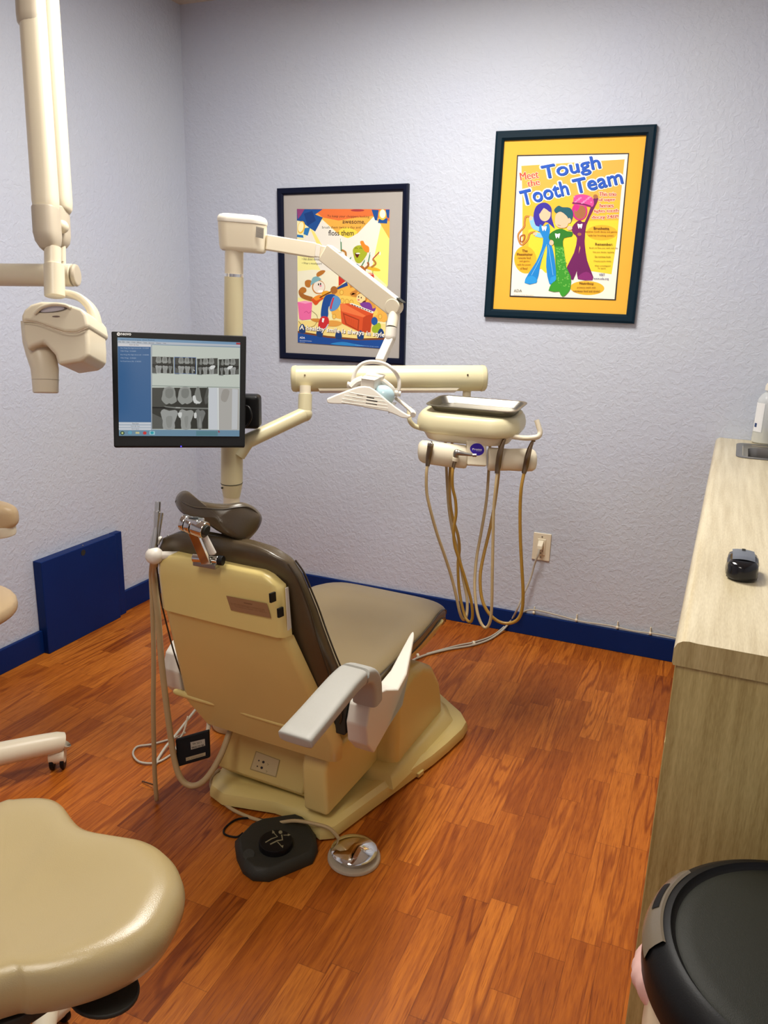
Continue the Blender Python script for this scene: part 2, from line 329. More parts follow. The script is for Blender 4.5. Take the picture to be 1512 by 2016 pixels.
# ------------------------------------------------------------------ flat printed matter
class Flat:
    """shapes and lettering laid on one plane; positions come from where the ray of a pixel meets it"""
    def __init__(s, o, ex, ey, crop=(0, 0, 1), kind='ink', k=1.0):
        s.o = Vector(o); s.ex = ex.normalized(); s.n = s.ex.cross(ey).normalized(); s.ey = s.n.cross(s.ex).normalized()
        s.cr = crop; s.mb = MB(); s.lay = 0; s.kind = kind; s.k = k
    def P(s, q):
        x = s.cr[0] + q[0] / s.cr[2]; y = s.cr[1] + q[1] / s.cr[2]
        return hit(x, y, s.o, s.n)
    def mat(s, c): return c if not isinstance(c, str) else (ink(c) if s.kind == 'ink' else glow(c, s.k))
    def up(s): s.lay += 1; return s.n * (0.00001 * s.lay)
    def poly(s, pts, c, smooth=0):
        d = s.up(); P = [s.P(q) for q in pts]
        if smooth:
            n = len(P); ext = P + [P[0], P[1], P[2]]; Q = []
            for i in range(n):
                p0, p1, p2, p3 = P[i - 1], P[i], P[(i + 1) % n], P[(i + 2) % n]
                for j in range(smooth):
                    t = j / smooth
                    Q.append(0.5 * ((2 * p1) + (p2 - p0) * t + (2 * p0 - 5 * p1 + 4 * p2 - p3) * t * t + (3 * p1 - p0 - 3 * p2 + p3) * t ** 3))
            P = Q
        s.mb.add([p + d for p in P], [list(range(len(P)))], s.mat(c)); return s
    def ell(s, cx, cy, rx, ry, c, rot=0, n=28):
        a = math.radians(rot)
        return s.poly([(cx + rx * math.cos(t) * math.cos(a) - ry * math.sin(t) * math.sin(a), cy + rx * math.cos(t) * math.sin(a) + ry * math.sin(t) * math.cos(a)) for t in [2 * PI * i / n for i in range(n)]], c)
    def line(s, pts, w, c, smooth=True):
        if smooth and len(pts) > 2:
            pts = [(p.x, p.y) for p in catmull([Vector((a, b, 0)) for a, b in pts], 5)]
        d = s.up(); L = []; R = []
        for i in range(len(pts)):
            a = pts[max(i - 1, 0)]; b = pts[min(i + 1, len(pts) - 1)]; dx, dy = b[0] - a[0], b[1] - a[1]; l = math.hypot(dx, dy) or 1
            nx, ny = -dy / l * w / 2, dx / l * w / 2
            L.append((pts[i][0] + nx, pts[i][1] + ny)); R.append((pts[i][0] - nx, pts[i][1] - ny))
        n = len(pts); vs = [s.P(q) + d for q in L + R]
        s.mb.add(vs, [[i, i + 1, n + i + 1, n + i] for i in range(n - 1)], s.mat(c)); return s
    def text(s, t, a, b, h, c, bold=0.0, shear=0.0, arc=0.0):
        """lettering whose box starts at a, ends at b (bottom corners), h tall (in crop pixels)"""
        cu = bpy.data.curves.new('t', 'FONT'); cu.body = t; cu.size = 1; cu.offset = bold; cu.shear = shear; cu.resolution_u = 3; cu.space_character = 1.07 if bold > .012 else 1.0
        ob = bpy.data.objects.new('t', cu); COL.objects.link(ob)
        dg = bpy.context.evaluated_depsgraph_get(); dg.update()
        me = bpy.data.meshes.new_from_object(ob.evaluated_get(dg))
        bpy.data.objects.remove(ob); bpy.data.curves.remove(cu)
        if not len(me.vertices): return s
        xs = [v.co.x for v in me.vertices]; ys = [v.co.y for v in me.vertices]
        x0, x1, y0, y1 = min(xs), max(xs), min(ys), max(ys)
        d = s.up(); L = math.hypot(b[0] - a[0], b[1] - a[1]); ux, uy = (b[0] - a[0]) / L, (b[1] - a[1]) / L
        vs = []
        for v in me.vertices:
            fx = (v.co.x - x0) / (x1 - x0); fy = (v.co.y - y0) / (y1 - y0)
            lift = arc * 4 * fx * (1 - fx)
            q = (a[0] + ux * fx * L + uy * (fy * h + lift), a[1] + uy * fx * L - ux * (fy * h + lift))
            vs.append(s.P(q) + d)
        s.mb.add(vs, [list(p.vertices) for p in me.polygons], s.mat(c)); bpy.data.meshes.remove(me); return s
    def build(s, name, parent): return s.mb.build(name, parent, smooth=False)

# ================================================================== THE ROOM
def slab(name, x0, x1, y0, y1, z0, z1, mat):
    return struct(MB().box(((x0 + x1) / 2, (y0 + y1) / 2, (z0 + z1) / 2), (x1 - x0, y1 - y0, z1 - z0), mat).build(name))
slab('floor', XL - .1, XR + .1, YF - .1, YW + .1, -0.1, 0.0, M_floor)
slab('ceiling', XL - .1, XR + .1, YF - .1, YW + .1, ZC, ZC + .1, M_ceil)
slab('wall_back', XL - .1, XR + .1, YW, YW + .1, 0, ZC, M_wall)
slab('wall_left', XL - .1, XL, YF, YW, 0, ZC, M_wall)
slab('wall_right', XR, XR + .1, YF, YW, 0, ZC, M_wall)
slab('wall_front', XL, XR, YF - .1, YF, 0, ZC, M_wall)
BH = 0.094
def baseb(name, x0, x1, y0, y1, nx, ny):
    mb = MB(); mb.box(((x0 + x1) / 2, (y0 + y1) / 2, BH / 2), (x1 - x0, y1 - y0, BH), M_navy, 0.003, 2)
    return struct(mb.build(name))
baseb('baseboard_back', XL, -0.004, YW - 0.017, YW, 0, 1)
baseb('baseboard_left_far', XL, XL + 0.017, 2.562, YW - .017, 1, 0)
baseb('baseboard_left_near', XL, XL + 0.017, YF, 2.111, 1, 0)

# ceiling fixtures out of the frame; the rear one is added as fill
def fixture(x, y, label, sy=1.2):
    t = thing('ceiling_light', label, 'ceiling light', (x, y, ZC), 'ceiling fixtures')
    mb = MB()
    for dx, dy, sx_, sy_ in ((-.31, 0, .02, sy + .04), (.31, 0, .02, sy + .04), (0, -sy / 2 - .01, .64, .02), (0, sy / 2 + .01, .64, .02)):
        mb.box((x + dx, y + dy, ZC - .008), (sx_, sy_, .016), M_white, .002)
    mb.build('frame', t); MB().box((x, y, ZC - .004), (.6, sy, .008), M_lamp).build('diffuser', t)
fixture(LX, LY, 'square ceiling light panel above the dental chair', .62)
fixture(L2X, L2Y, 'added fill light panel on the ceiling behind the photographer')

# blue access panel on the left wall
t = thing('access_panel', 'dark blue painted wooden access panel low on the left wall', 'panel', (XL, 2.36, 0))
x0, x1 = XL, XL + 0.042
ya, yb, zt = 2.108, 2.566, 0.378
mb = MB()
mb.box(((x0 + x1) / 2, (ya + yb - .05) / 2, zt / 2), (x1 - x0, yb - ya - .05, zt), M_navy, .003)
mb.build('door_board', t)
MB().box(((x0 + x1 - .012) / 2 , yb - .024, zt / 2), (x1 - x0 - .012, .048, zt), M_navy, .003).build('side_trim', t)
c = onx(164, 1088, x1 + .001)
mb = MB(); mb.cyl((x1 - .002, c.y, c.z), (x1 + .0015, c.y, c.z), .012, M_dark); mb.build('finger_hole', t)
mb = MB(); mb.ball((x1 + .001, c.y, c.z + .03), .0025, M_steel); mb.build('screw', t)

# ================================================================== POSTERS
def frame(t, x0, x1, z0, z1, wd, dep, mf, mm, rot=0):
    cx, cz = (x0 + x1) / 2, (z0 + z1) / 2
    R_ = Matrix.Translation((cx, 0, cz)) @ Matrix.Rotation(math.radians(rot), 4, 'Y') @ Matrix.Translation((-cx, 0, -cz))
    o = [(x0, z0), (x1, z0), (x1, z1), (x0, z1)]
    prof = [(0, 0.0), (0, -dep), (wd * .25, -dep - .003), (wd * .75, -dep - .001), (wd, -dep + .006), (wd, 0)]
    rings = []
    for k, (sx, sz) in enumerate(((1, 1), (-1, 1), (-1, -1), (1, -1))):
        rings.append([R_ @ V(o[k][0] + sx * w, YW + y, o[k][1] + sz * w) for w, y in prof])
    mb = MB(); mb.loft(rings, mf, closed=True); mb.build('frame', t, angle=20)
    mb = MB(); q = [R_ @ V(a, YW - .0045, b) for a, b in ((x0 + wd * .8, z0 + wd * .8), (x1 - wd * .8, z0 + wd * .8), (x1 - wd * .8, z1 - wd * .8), (x0 + wd * .8, z1 - wd * .8))]
    mb.prism(q, (0, .003, 0), mm); mb.build('mat_board', t)

# --- left poster (cartoon band)
t = thing('framed_poster', 'navy framed poster of a cartoon band with grey mat, behind the lamp arm', 'poster', (-1.543, YW, 1.10))
frame(t, -1.842, -1.2415, 1.104, 1.816, .026, .016, M_fr1, M_mat1, -0.6)
F = Flat((0, YW - .006, 0), V(1, 0, 0), V(0, 0, 1), (570, 400, 6.72))
TL, TR, BR, BL = (98, 75), (1325, 80), (1262, 1925), (112, 1842)
F.poly([TL, TR, BR, BL], '#F3EDB6')
# stage light colours
F.poly([(98, 75), (1325, 80), (1322, 480), (1260, 460), (1210, 280), (1110, 180), (900, 400), (770, 460), (640, 400), (440, 220), (330, 150), (98, 110)], '#F2B04A')
F.poly([(300, 76), (1325, 80), (1322, 240), (1100, 170), (880, 190), (650, 230), (440, 190)], '#E8743A')
F.poly([(740, 320), (900, 380), (770, 460), (640, 390)], '#F8D64A', 3)
F.poly([(440, 230), (640, 410), (780, 470), (900, 400), (1110, 180), (1210, 290), (1080, 900), (420, 900), (180, 470)], '#EEE9DC')
F.poly([(110, 640), (240, 600), (420, 900), (560, 1200), (300, 1300), (112, 1300)], '#F5EE9C')
F.poly([(270, 330), (330, 380), (430, 560), (370, 560)], '#F7E680')
F.poly([(1210, 290), (1320, 470), (1300, 1100), (1080, 900)], '#F6EE7E')
F.poly([(110, 900), (300, 880), (640, 900), (640, 1120), (300, 1250), (112, 1250)], '#EFEBD0')
F.poly([(112, 1560), (600, 1540), (1270, 1600), (1265, 1800), (700, 1810), (112, 1720)], '#F6DF8C')
# lamps in the corners
for pts in ([(98, 76), (440, 80), (340, 150), (440, 190), (340, 375), (270, 330), (150, 240), (98, 230)], [(1085, 85), (1180, 90), (1160, 230), (1130, 225)], [(1180, 210), (1300, 200), (1290, 270), (1170, 262)], [(1270, 84), (1324, 84), (1318, 200), (1290, 190)]):
    F.poly(pts, '#1E4F94')
F.poly([(98, 76), (200, 78), (150, 160), (110, 210)], '#8C3F77'); F.poly([(190, 140), (300, 100), (350, 230), (240, 300)], '#173C7C')
F.poly([(200, 330), (275, 320), (240, 430), (185, 410)], '#2E78B8'); F.poly([(100, 415), (180, 425), (185, 458), (98, 448)], '#2E78B8')
F.ell(155, 320, 48, 84, '#F4C23C', 12); F.ell(150, 315, 36, 68, '#FBF3C4', 12)
F.ell(1230, 152, 52, 72, '#F4C23C'); F.ell(1232, 142, 38, 58, '#FBF6D8')
F.ell(-1e-9 + 900, 95, 90, 16, '#A83A3A')
T = '#2A2420'
F.text('To keep your choppers looking', (500, 195), (1055, 203), 40, T)
F.text('awesome,', (700, 280), (1000, 285), 50, T, .01)
F.text('brush them twice a day and', (432, 345), (940, 345), 42, T)
F.text('floss them', (515, 430), (850, 430), 72, T, .01)
F.text('• Ask about dental sealants', (165, 755), (495, 760), 36, T)
F.text('• Wear a mouthguard', (165, 815), (425, 822), 36, T)
# drummer (generic green round headed figure in an orange cap)
F.poly([(650, 890), (760, 910), (770, 1010), (650, 1100)], '#CC3426'); F.poly([(1010, 935), (1110, 930), (1130, 1030), (1060, 1100), (1000, 1000)], '#CC3426')
F.ell(1060, 935, 56, 14, '#E9A08A'); F.line([(1105, 860), (1100, 940)], 6, '#6a5a30'); F.ell(1100, 868, 105, 24, '#E3B62C', 12)
for a, b in (((680, 470), (685, 640)), ((1070, 650), (1040, 790)), ((1190, 645), (1100, 740)), ((1000, 750), (955, 830)), ((820, 715), (770, 770))):
    F.line([a, b], 16, '#5A8F6A' if a[0] < 1100 else '#B5563C', False); F.ell(a[0] + 6, a[1] + 20, 10, 24, '#E8EEE8')
F.line([(690, 620), (740, 650), (745, 720)], 26, '#B9813A'); F.line([(1100, 740), (1140, 800), (1080, 850)], 26, '#B9813A'); F.line([(1035, 780), (1040, 830), (960, 900)], 26, '#A0622C')
F.poly([(840, 610), (900, 560), (1000, 570), (1030, 650), (1000, 720), (940, 790), (880, 780), (850, 700)], '#A9B22A', 4)
F.poly([(935, 510), (975, 500), (1000, 545), (1050, 580), (1050, 650), (1000, 640), (960, 580)], '#EE8B2C', 4)
F.poly([(865, 660), (925, 665), (895, 725)], '#5A1C14', 3); F.ell(905, 665, 30, 9, '#F5F1E4')
F.line([(865, 605), (885, 590), (900, 605)], 6, '#4c4c10'); F.line([(925, 600), (945, 590), (960, 605)], 6, '#4c4c10')
F.poly([(890, 800), (930, 830), (900, 870), (860, 850)], '#5B8BA8'); F.poly([(970, 830), (1010, 900), (930, 920), (900, 850)], '#B06A30', 3)
# sofa
F.poly([(560, 1160), (680, 1080), (800, 1060), (1000, 1150), (1180, 1330), (1290, 1480), (1270, 1570), (1150, 1560), (700, 1540), (560, 1470), (570, 1300)], '#EDB34E', 3)
F.poly([(640, 1230), (900, 1260), (1150, 1400), (1100, 1500), (660, 1420)], '#F3CD62', 3)
for q in ((700, 1290), (760, 1300), (820, 1310), (590, 1500), (1200, 1500), (690, 1180)): F.ell(*q, 26, 34, '#C98D2C'); F.ell(*q, 20, 28, '#F1C65C')
# keyboard player
F.line([(800, 1100), (870, 1090), (890, 1160), (820, 1200), (890, 1220)], 44, '#C98238')
F.ell(960, 1250, 72, 84, '#C98238', 15); F.ell(945, 1258, 60, 62, '#F3D79A', 10); F.ell(915, 1280, 14, 10, '#D86C6C')
F.ell(915, 1240, 7, 12, '#2b1c10'); F.ell(950, 1250, 7, 12, '#2b1c10'); F.poly([(960, 1310), (1005, 1285), (1005, 1320), (985, 1335)], '#5A1C14', 2)
F.poly([(930, 1330), (1040, 1310), (1140, 1370), (1110, 1440), (1000, 1400)], '#7C3C98', 3); F.line([(1060, 1290), (1100, 1330), (1120, 1390)], 40, '#D99A44')
# upright piano
F.poly([(670, 1330), (800, 1325), (1110, 1450), (1070, 1720), (920, 1700), (690, 1590)], '#D9552A')
F.poly([(975, 1500), (1110, 1460), (1085, 1600), (1060, 1720), (960, 1700)], '#C04420')
F.poly([(670, 1330), (720, 1325), (1010, 1490), (980, 1510), (690, 1430)], '#EC7A44')
F.poly([(705, 1450), (925, 1540), (915, 1690), (740, 1600)], '#A63C1C'); F.poly([(725, 1475), (910, 1550), (900, 1670), (755, 1590)], '#D9552A')
for i in range(7): F.line([(745 + i * 24, 1500 + i * 9), (765 + i * 22, 1590 + i * 11)], 4, '#B4461F', False)
F.poly([(790, 1330), (830, 1322), (1115, 1435), (1100, 1460)], '#F7F4EA')
for i in range(8): F.poly([(812 + i * 35, 1330 + i * 13), (832 + i * 35, 1336 + i * 13), (850 + i * 35, 1352 + i * 13), (830 + i * 35, 1350 + i * 13)], '#1c1c1c')
F.ell(1125, 1560, 42, 55, '#2156A0'); F.poly([(1150, 1600), (1190, 1580), (1210, 1640), (1160, 1720), (1100, 1700), (1095, 1640)], '#9DB42C', 3)
# pink speaker
F.poly([(108, 1308), (210, 1290), (302, 1310), (285, 1535), (165, 1548), (130, 1530)], '#EE6FA8'); F.poly([(108, 1308), (210, 1290), (302, 1310), (210, 1330)], '#F7A0C4')
F.line([(195, 1450), (225, 1430), (255, 1455), (285, 1430)], 6, '#C33C7C'); F.line([(120, 1560), (200, 1640), (330, 1620), (370, 1500), (290, 1420)], 5, '#7a6a3a')
F.poly([(500, 1560), (620, 1555), (700, 1590), (620, 1630), (500, 1620)], '#E4A24A', 3); F.poly([(280, 1530), (420, 1530), (440, 1570), (340, 1570)], '#D28C3C', 3)
# guitarist (generic long eared figure in a cap)
F.poly([(360, 930), (420, 890), (475, 895), (440, 940), (370, 975)], '#B8742C', 4); F.poly([(205, 1040), (240, 1015), (290, 1030), (270, 1110), (215, 1100)], '#B8742C', 4)
F.ell(385, 1110, 86, 92, '#C98238'); F.ell(390, 1110, 76, 80, '#EDE3D4', 8)
F.poly([(285, 1050), (310, 985), (370, 970), (420, 1005), (400, 1020), (340, 1050), (280, 1085)], '#7FB0B8', 3)
F.ell(385, 1075, 8, 16, '#2b1c10'); F.ell(412, 1070, 8, 16, '#2b1c10'); F.ell(412, 1095, 16, 10, '#E8829C')
F.poly([(370, 1160), (440, 1150), (440, 1180), (400, 1180)], '#FFFFFF', 2)
F.line([(190, 1130), (150, 1170), (180, 1230), (300, 1270)], 58, '#A8682C'); F.ell(180, 1150, 46, 40, '#B8742C')
F.poly([(430, 1180), (500, 1160), (560, 1200), (520, 1260), (440, 1260)], '#E9A52C', 3)
F.poly([(480, 1220), (600, 1210), (620, 1290), (520, 1370), (510, 1500), (420, 1520), (430, 1350)], '#1D4C96', 3)
F.poly([(580, 1230), (650, 1240), (680, 1310), (630, 1400), (550, 1430), (530, 1370)], '#5D93CC', 3); F.line([(585, 1250), (560, 1330), (545, 1400)], 22, '#C9364A')
F.poly([(290, 1270), (380, 1230), (450, 1260), (400, 1300), (350, 1350), (300, 1300)], '#D9551E', 3); F.poly([(320, 1250), (400, 1210), (430, 1240), (360, 1290)], '#F0902C', 3)
F.line([(400, 1250), (640, 1125)], 16, '#6B3A1C', False); F.poly([(630, 1120), (760, 1040), (775, 1090), (640, 1140)], '#24488A')
F.ell(590, 1150, 46, 52, '#A8682C')
F.poly([(430, 1500), (510, 1510), (520, 1600), (460, 1670), (385, 1640), (390, 1570)], '#CC2F34', 3); F.line([(390, 1640), (460, 1675), (515, 1600)], 12, '#B9D2EA'); F.poly([(435, 1520), (465, 1525), (450, 1580), (430, 1570)], '#EDEFF2')
# footlights and bottom band
F.poly([(112, 1700), (500, 1765), (900, 1800), (1265, 1790), (1262, 1925), (112, 1842)], '#1B4C9A')
F.poly([(112, 1690), (500, 1755), (900, 1790), (1268, 1780), (1265, 1806), (900, 1815), (500, 1780), (112, 1715)], '#7A4524')
F.poly([(540, 1860), (700, 1835), (860, 1862), (1000, 1890), (700, 1880)], '#2E86CC', 3)
for x, y in ((170, 1640), (400, 1690), (650, 1720), (940, 1725), (1210, 1700)): F.poly([(x - 38, y + 70), (x - 38, y), (x, y - 45), (x + 38, y), (x + 38, y + 80)], '#1D3F78', 2)
for d_, c_ in ((6, '#50300e'), (0, '#FFFDF4')):
    F.text('A healthy smile is always in style', (134 + d_, 1690 + d_), (1255 + d_, 1790 + d_), 82, c_, .02)
F.text('ADA', (135, 1790), (205, 1795), 26, '#FFFFFF', .01); F.text('American Dental Association', (135, 1822), (295, 1832), 15, '#C8D6EA'); F.text('www.ada.org', (135, 1842), (205, 1848), 12, '#C8D6EA')
F.text('© American Dental Association. All rights reserved.', (870, 1885), (1180, 1908), 14, '#9FC3EA')
F.build('poster_print', t)

# --- right poster (three figures)
t = thing('framed_poster', 'dark teal framed poster with golden mat and three standing figures, upper right of wall', 'poster', (-.613, YW, 1.31))
frame(t, -.9005, -.3248, 1.315, 1.991, .032, .018, M_fr2, M_mat2, 0.35)
F = Flat((0, YW - .006, 0), V(1, 0, 0), V(0, 0, 1), (1010, 300, 6.574))
F.poly([(52, 34), (1502, 8), (1330, 1915), (-45, 1868)], '#3B3430'); F.poly([(66, 52), (1488, 24), (1314, 1900), (-30, 1852)], '#F7F3E4')
F.poly([(108, 175), (1445, 90), (1395, 560), (1350, 1100), (1275, 1578), (960, 1530), (540, 1500), (150, 1520), (125, 820), (118, 460)], '#F5B24C')
F.poly([(122, 640), (700, 560), (1385, 620), (1350, 1100), (1300, 1400), (600, 1450), (120, 1500)], '#F6BC3C')
F.poly([(200, 1000), (600, 900), (1365, 880), (1330, 1200), (1275, 1576), (960, 1528), (420, 1560), (200, 1350)], '#F8D63A')
F.ell(160, 1390, 145, 180, '#F4B62C', -8); F.ell(1150, 1040, 200, 100, '#F2B52E'); F.ell(960, 1755, 222, 92, '#F3B934', 2)
def halo(txt, a, b, h, c, r, bold):
    for i in range(10):
        g = 2 * PI * i / 10; dx, dy = r * math.cos(g), r * math.sin(g)
        F.text(txt, (a[0] + dx, a[1] + dy), (b[0] + dx, b[1] + dy), h, c, bold)
def title(txt, a, b, h, **k):
    halo(txt, a, b, h, '#FFFDF6', 20, .012)
    for w, c, dx in ((.012, '#173A78', 9), (.012, '#173A78', 5), (.012, '#2458C0', 2), (.012, '#2458C0', -3), (.012, '#2458C0', 0)):
        F.text(txt, (a[0] + dx, a[1] + dx), (b[0] + dx, b[1] + dx), h, c, w, **k)
title('Tough', (400, 400), (1150, 255), 225)
title('Tooth', (120, 690), (730, 545), 190)
title('Team', (800, 540), (1430, 400), 190)
def red(txt, a, b, h, c='#D9543C'):
    halo(txt, a, b, h, '#FBE3C8', 7, .0); [F.text(txt, (a[0] + o_, a[1]), (b[0] + o_, b[1]), h, c, .0) for o_ in (-3, 3, 0)]
red('Meet', (100, 365), (335, 330), 100); red('the', (195, 450), (350, 420), 85)
for tx, a, b in (('This trio', (1115, 565), (1335, 565)), ('of super', (1110, 645), (1325, 640)), ('heroes', (1125, 715), (1300, 712)), ('fights tooth', (1050, 792), (1365, 782)), ('decay 24/7!', (1022, 870), (1362, 862))):
    red(tx, a, b, 52, '#C9503E')
# rope of floss
F.line([(235, 840), (170, 830), (150, 900), (145, 960), (70, 1060), (80, 1150), (120, 1195), (190, 1130), (220, 1050), (290, 1030)], 22, '#A8602A'); F.line([(100, 1160), (100, 1090), (150, 1070), (145, 1130), (110, 1165)], 18, '#A8602A')
F.line([(235, 840), (170, 830), (150, 900), (145, 960), (70, 1060), (80, 1150), (120, 1195), (190, 1130), (220, 1050), (290, 1030)], 9, '#E09A4C')
# left figure, blue suit, plain
F.poly([(390, 650), (300, 700), (265, 830), (300, 960), (340, 1030), (420, 900), (510, 960), (540, 980), (500, 840), (500, 730), (460, 670)], '#3A2E9E', 3)
F.ell(415, 800, 74, 92, '#F6C2A0', 8); F.poly([(350, 720), (440, 690), (500, 760), (470, 770), (400, 720), (345, 800)], '#3A2E9E', 2)
F.line([(235, 840), (270, 960), (370, 1000)], 56, '#8CC8EE'); F.line([(290, 1060), (390, 1075), (440, 1010)], 56, '#8CC8EE'); F.ell(232, 850, 22, 30, '#F6C2A0'); F.ell(285, 1055, 26, 20, '#F6C2A0')
F.poly([(350, 930), (400, 960), (460, 920), (480, 1000), (470, 1100), (500, 1200), (540, 1380), (560, 1700), (470, 1700), (430, 1480), (440, 1300), (436, 1200), (390, 1330), (350, 1480), (300, 1690), (150, 1690), (200, 1570), (300, 1420), (370, 1250), (390, 1110), (340, 1020)], '#1C86D2', 2)
F.poly([(150, 1690), (190, 1610), (260, 1600), (305, 1640), (302, 1692)], '#2C9AE2', 2); F.poly([(470, 1690), (490, 1620), (540, 1600), (560, 1600), (560, 1700)], '#2C9AE2')
for a in ([(440, 1190), (330, 1420), (240, 1590)], [(460, 1200), (490, 1400), (520, 1590)]): F.line(a, 5, '#8CC8EE')
# right figure, plum suit, plain
F.poly([(870, 880), (930, 900), (1010, 700), (1050, 580), (1105, 600), (1040, 740), (950, 940), (930, 1100), (930, 1200), (960, 1400), (1020, 1560), (1030, 1650), (840, 1640), (830, 1520), (780, 1650), (690, 1600), (700, 1480), (790, 1300), (830, 1110), (780, 1050), (760, 980), (820, 900)], '#6E1C5C', 2)
F.poly([(845, 1640), (870, 1580), (950, 1545), (1010, 1580), (1028, 1655)], '#8A2A72', 2); F.poly([(865, 1210), (850, 1310), (870, 1240)], '#F6C840')
F.ell(862, 760, 100, 120, '#CC2C82'); F.ell(868, 770, 76, 92, '#A86A44'); F.poly([(780, 640), (800, 560), (920, 545), (1030, 590), (1035, 700), (900, 690), (770, 665)], '#DE4A96', 3)
F.line([(768, 655), (900, 670), (1010, 700)], 22, '#7C1A5A'); F.poly([(780, 690), (870, 690), (820, 770)], '#CC2C82', 2); F.ell(1068, 572, 30, 28, '#A86A44'); F.ell(860, 1060, 26, 20, '#A86A44')
for i in range(22): F.ell(795 + (i * 61) % 220, 575 + (i * 37) % 85, 11, 9, '#F28ABC')
# middle figure, green suit, plain
F.poly([(560, 1000), (640, 990), (700, 1020), (770, 1030), (760, 1090), (660, 1110), (650, 1220), (690, 1480), (750, 1600), (745, 1750), (700, 1830), (640, 1868), (600, 1800), (460, 1790), (520, 1680), (560, 1640), (550, 1440), (540, 1230), (500, 1130), (470, 1130), (470, 1060)], '#2C7A24', 2)
F.poly([(545, 1220), (655, 1220), (690, 1480), (752, 1620), (740, 1760), (640, 1760), (560, 1680), (555, 1440)], '#3E9A2E', 1)
rd = random.Random(5)
for i in range(75):
    y = rd.uniform(1240, 1740); x = rd.uniform(562 + max(0, y - 1640) * .3, 648 + (y - 1220) * .19); F.ell(x, y, 9, 8, '#74BC50', n=10)
F.poly([(470, 1790), (500, 1700), (560, 1670), (610, 1720), (600, 1800)], '#3C9A2C', 2); F.poly([(600, 1800), (620, 1740), (700, 1740), (745, 1760), (700, 1830), (640, 1868)], '#3C9A2C', 2)
F.poly([(535, 740), (590, 690), (640, 710), (740, 720), (780, 800), (740, 920), (700, 850), (600, 800), (550, 780)], '#1F5A66', 3)
F.poly([(560, 800), (620, 770), (700, 830), (720, 900), (690, 970), (600, 975), (550, 930), (545, 860)], '#F6C2A0', 3); F.ell(730, 885, 22, 34, '#F6C2A0'); F.ell(735, 980, 34, 28, '#F6C2A0'); F.ell(500, 1170, 28, 34, '#F6C2A0')
F.line([(580, 940), (620, 950)], 6, '#7a4030', False)
for x, y in ((405, 985), (578, 1080), (868, 955)): F.poly([(x - 32, y - 32), (x, y - 22), (x + 32, y - 32), (x + 26, y + 10), (x + 14, y + 36), (x, y + 8), (x - 14, y + 36), (x - 26, y + 10)], '#F6F4EE', 2)
K = '#5A3416'
F.text('The', (120, 1290), (190, 1290), 34, K, .02); F.text('Flossinator', (52, 1335), (255, 1335), 34, K, .02)
for i, (tx, a, b) in enumerate((('removes food', 65, 230), ('and germs', 85, 215), ('with the power', 57, 235), ('of floss!', 95, 190))): F.text(tx, (a, 1378 + i * 46), (b, 1378 + i * 46), 30, K)
F.text('Brushetta', (1045, 1000), (1245, 1003), 36, K, .02); F.text('banishes tooth decay and germs', (935, 1042), (1345, 1046), 28, K); F.text('with her brushing action!', (975, 1092), (1300, 1095), 30, K)
F.text('Remember:', (1065, 1205), (1290, 1208), 34, K, .02)
for tx, a, b, y in (('Brush and floss your teeth each day.', 990, 1360, 1252), ('Visit your dentist regularly.', 1032, 1310, 1306), ('Eat nutritious foods.', 1062, 1268, 1363), ('Choose snacks wisely.', 1045, 1275, 1422), ('Wear a mouthguard', 1058, 1260, 1482), ('for sports.', 1100, 1205, 1514)): F.text(tx, (a, y), (b, y + 2), 26, K)
F.text('VISIT', (1112, 1598), (1190, 1600), 32, '#3A3C7A', .01); F.text('www.ada.org', (1042, 1652), (1238, 1656), 34, '#3A3C7A', .01)
F.text('Nutriboy', (862, 1718), (1045, 1722), 40, K, .02); F.text('protects teeth with', (830, 1765), (1070, 1768), 30, K); F.text('nutritious food and drinks!', (780, 1808), (1125, 1812), 32, K)
F.text('ADA', (12, 1805), (118, 1808), 34, '#5A5A50', .0); F.text('American Dental Association', (12, 1850), (265, 1856), 16, '#B8A890')
F.build('poster_print', t)

# ================================================================== WALL OUTLET AND CORDS
oc = ony(1066.5, 1076, YW)
t = thing('wall_outlet', 'ivory wall outlet plate with a plug in its upper socket', 'outlet', (oc.x, YW, oc.z - .06))
MB().box((oc.x, YW - .003, oc.z), (.074, .006, .118), M_ivory, .0025).build('cover_plate', t)
mb = MB(); mb.box((oc.x, YW - .0075, oc.z), (.034, .005, .068), M_ivory, .0015)
for sx in (-.006, .006): mb.box((oc.x + sx, YW - .0102, oc.z - .016), (.0018, .001, .008), M_dark)
mb.cyl((oc.x, YW - .0105, oc.z - .026), (oc.x, YW - .0098, oc.z - .026), .0025, M_dark, 10)
mb.build('socket', t)
mb = MB(); mb.cyl((oc.x, YW - .0075, oc.z + .044), (oc.x, YW - .0055, oc.z + .044), .003, M_steel, 10); mb.build('screw', t); mb = MB(); mb.cyl((oc.x, YW - .0075, oc.z - .044), (oc.x, YW - .0055, oc.z - .044), .003, M_steel, 10); mb.build('screw', t)
t = thing('power_cord', 'pale grey power cord from wall outlet down to the floor under the chair toe', 'cord', (-.7, 2.6, 0))
mb = MB(); px_ = oc.x - .002; mb.hexa([V(px_ - .012, YW - .010, oc.z + .004), V(px_ + .012, YW - .010, oc.z + .004), V(px_ + .01, YW - .036, oc.z - .004), V(px_ - .01, YW - .036, oc.z - .004)], [V(px_ - .012, YW - .010, oc.z + .03), V(px_ + .012, YW - .010, oc.z + .03), V(px_ + .01, YW - .034, oc.z + .012), V(px_ - .01, YW - .034, oc.z + .012)], M_ivory, .003); mb.build('plug', t)
p = [V(px_, YW - .034, oc.z - .002), V(px_ - .004, YW - .04, oc.z - .03), ony(1052, 1112, YW - .03), ony(1044, 1140, YW - .028), ony(1030, 1172, YW - .04), ony(1018, 1200, YW - .05)]
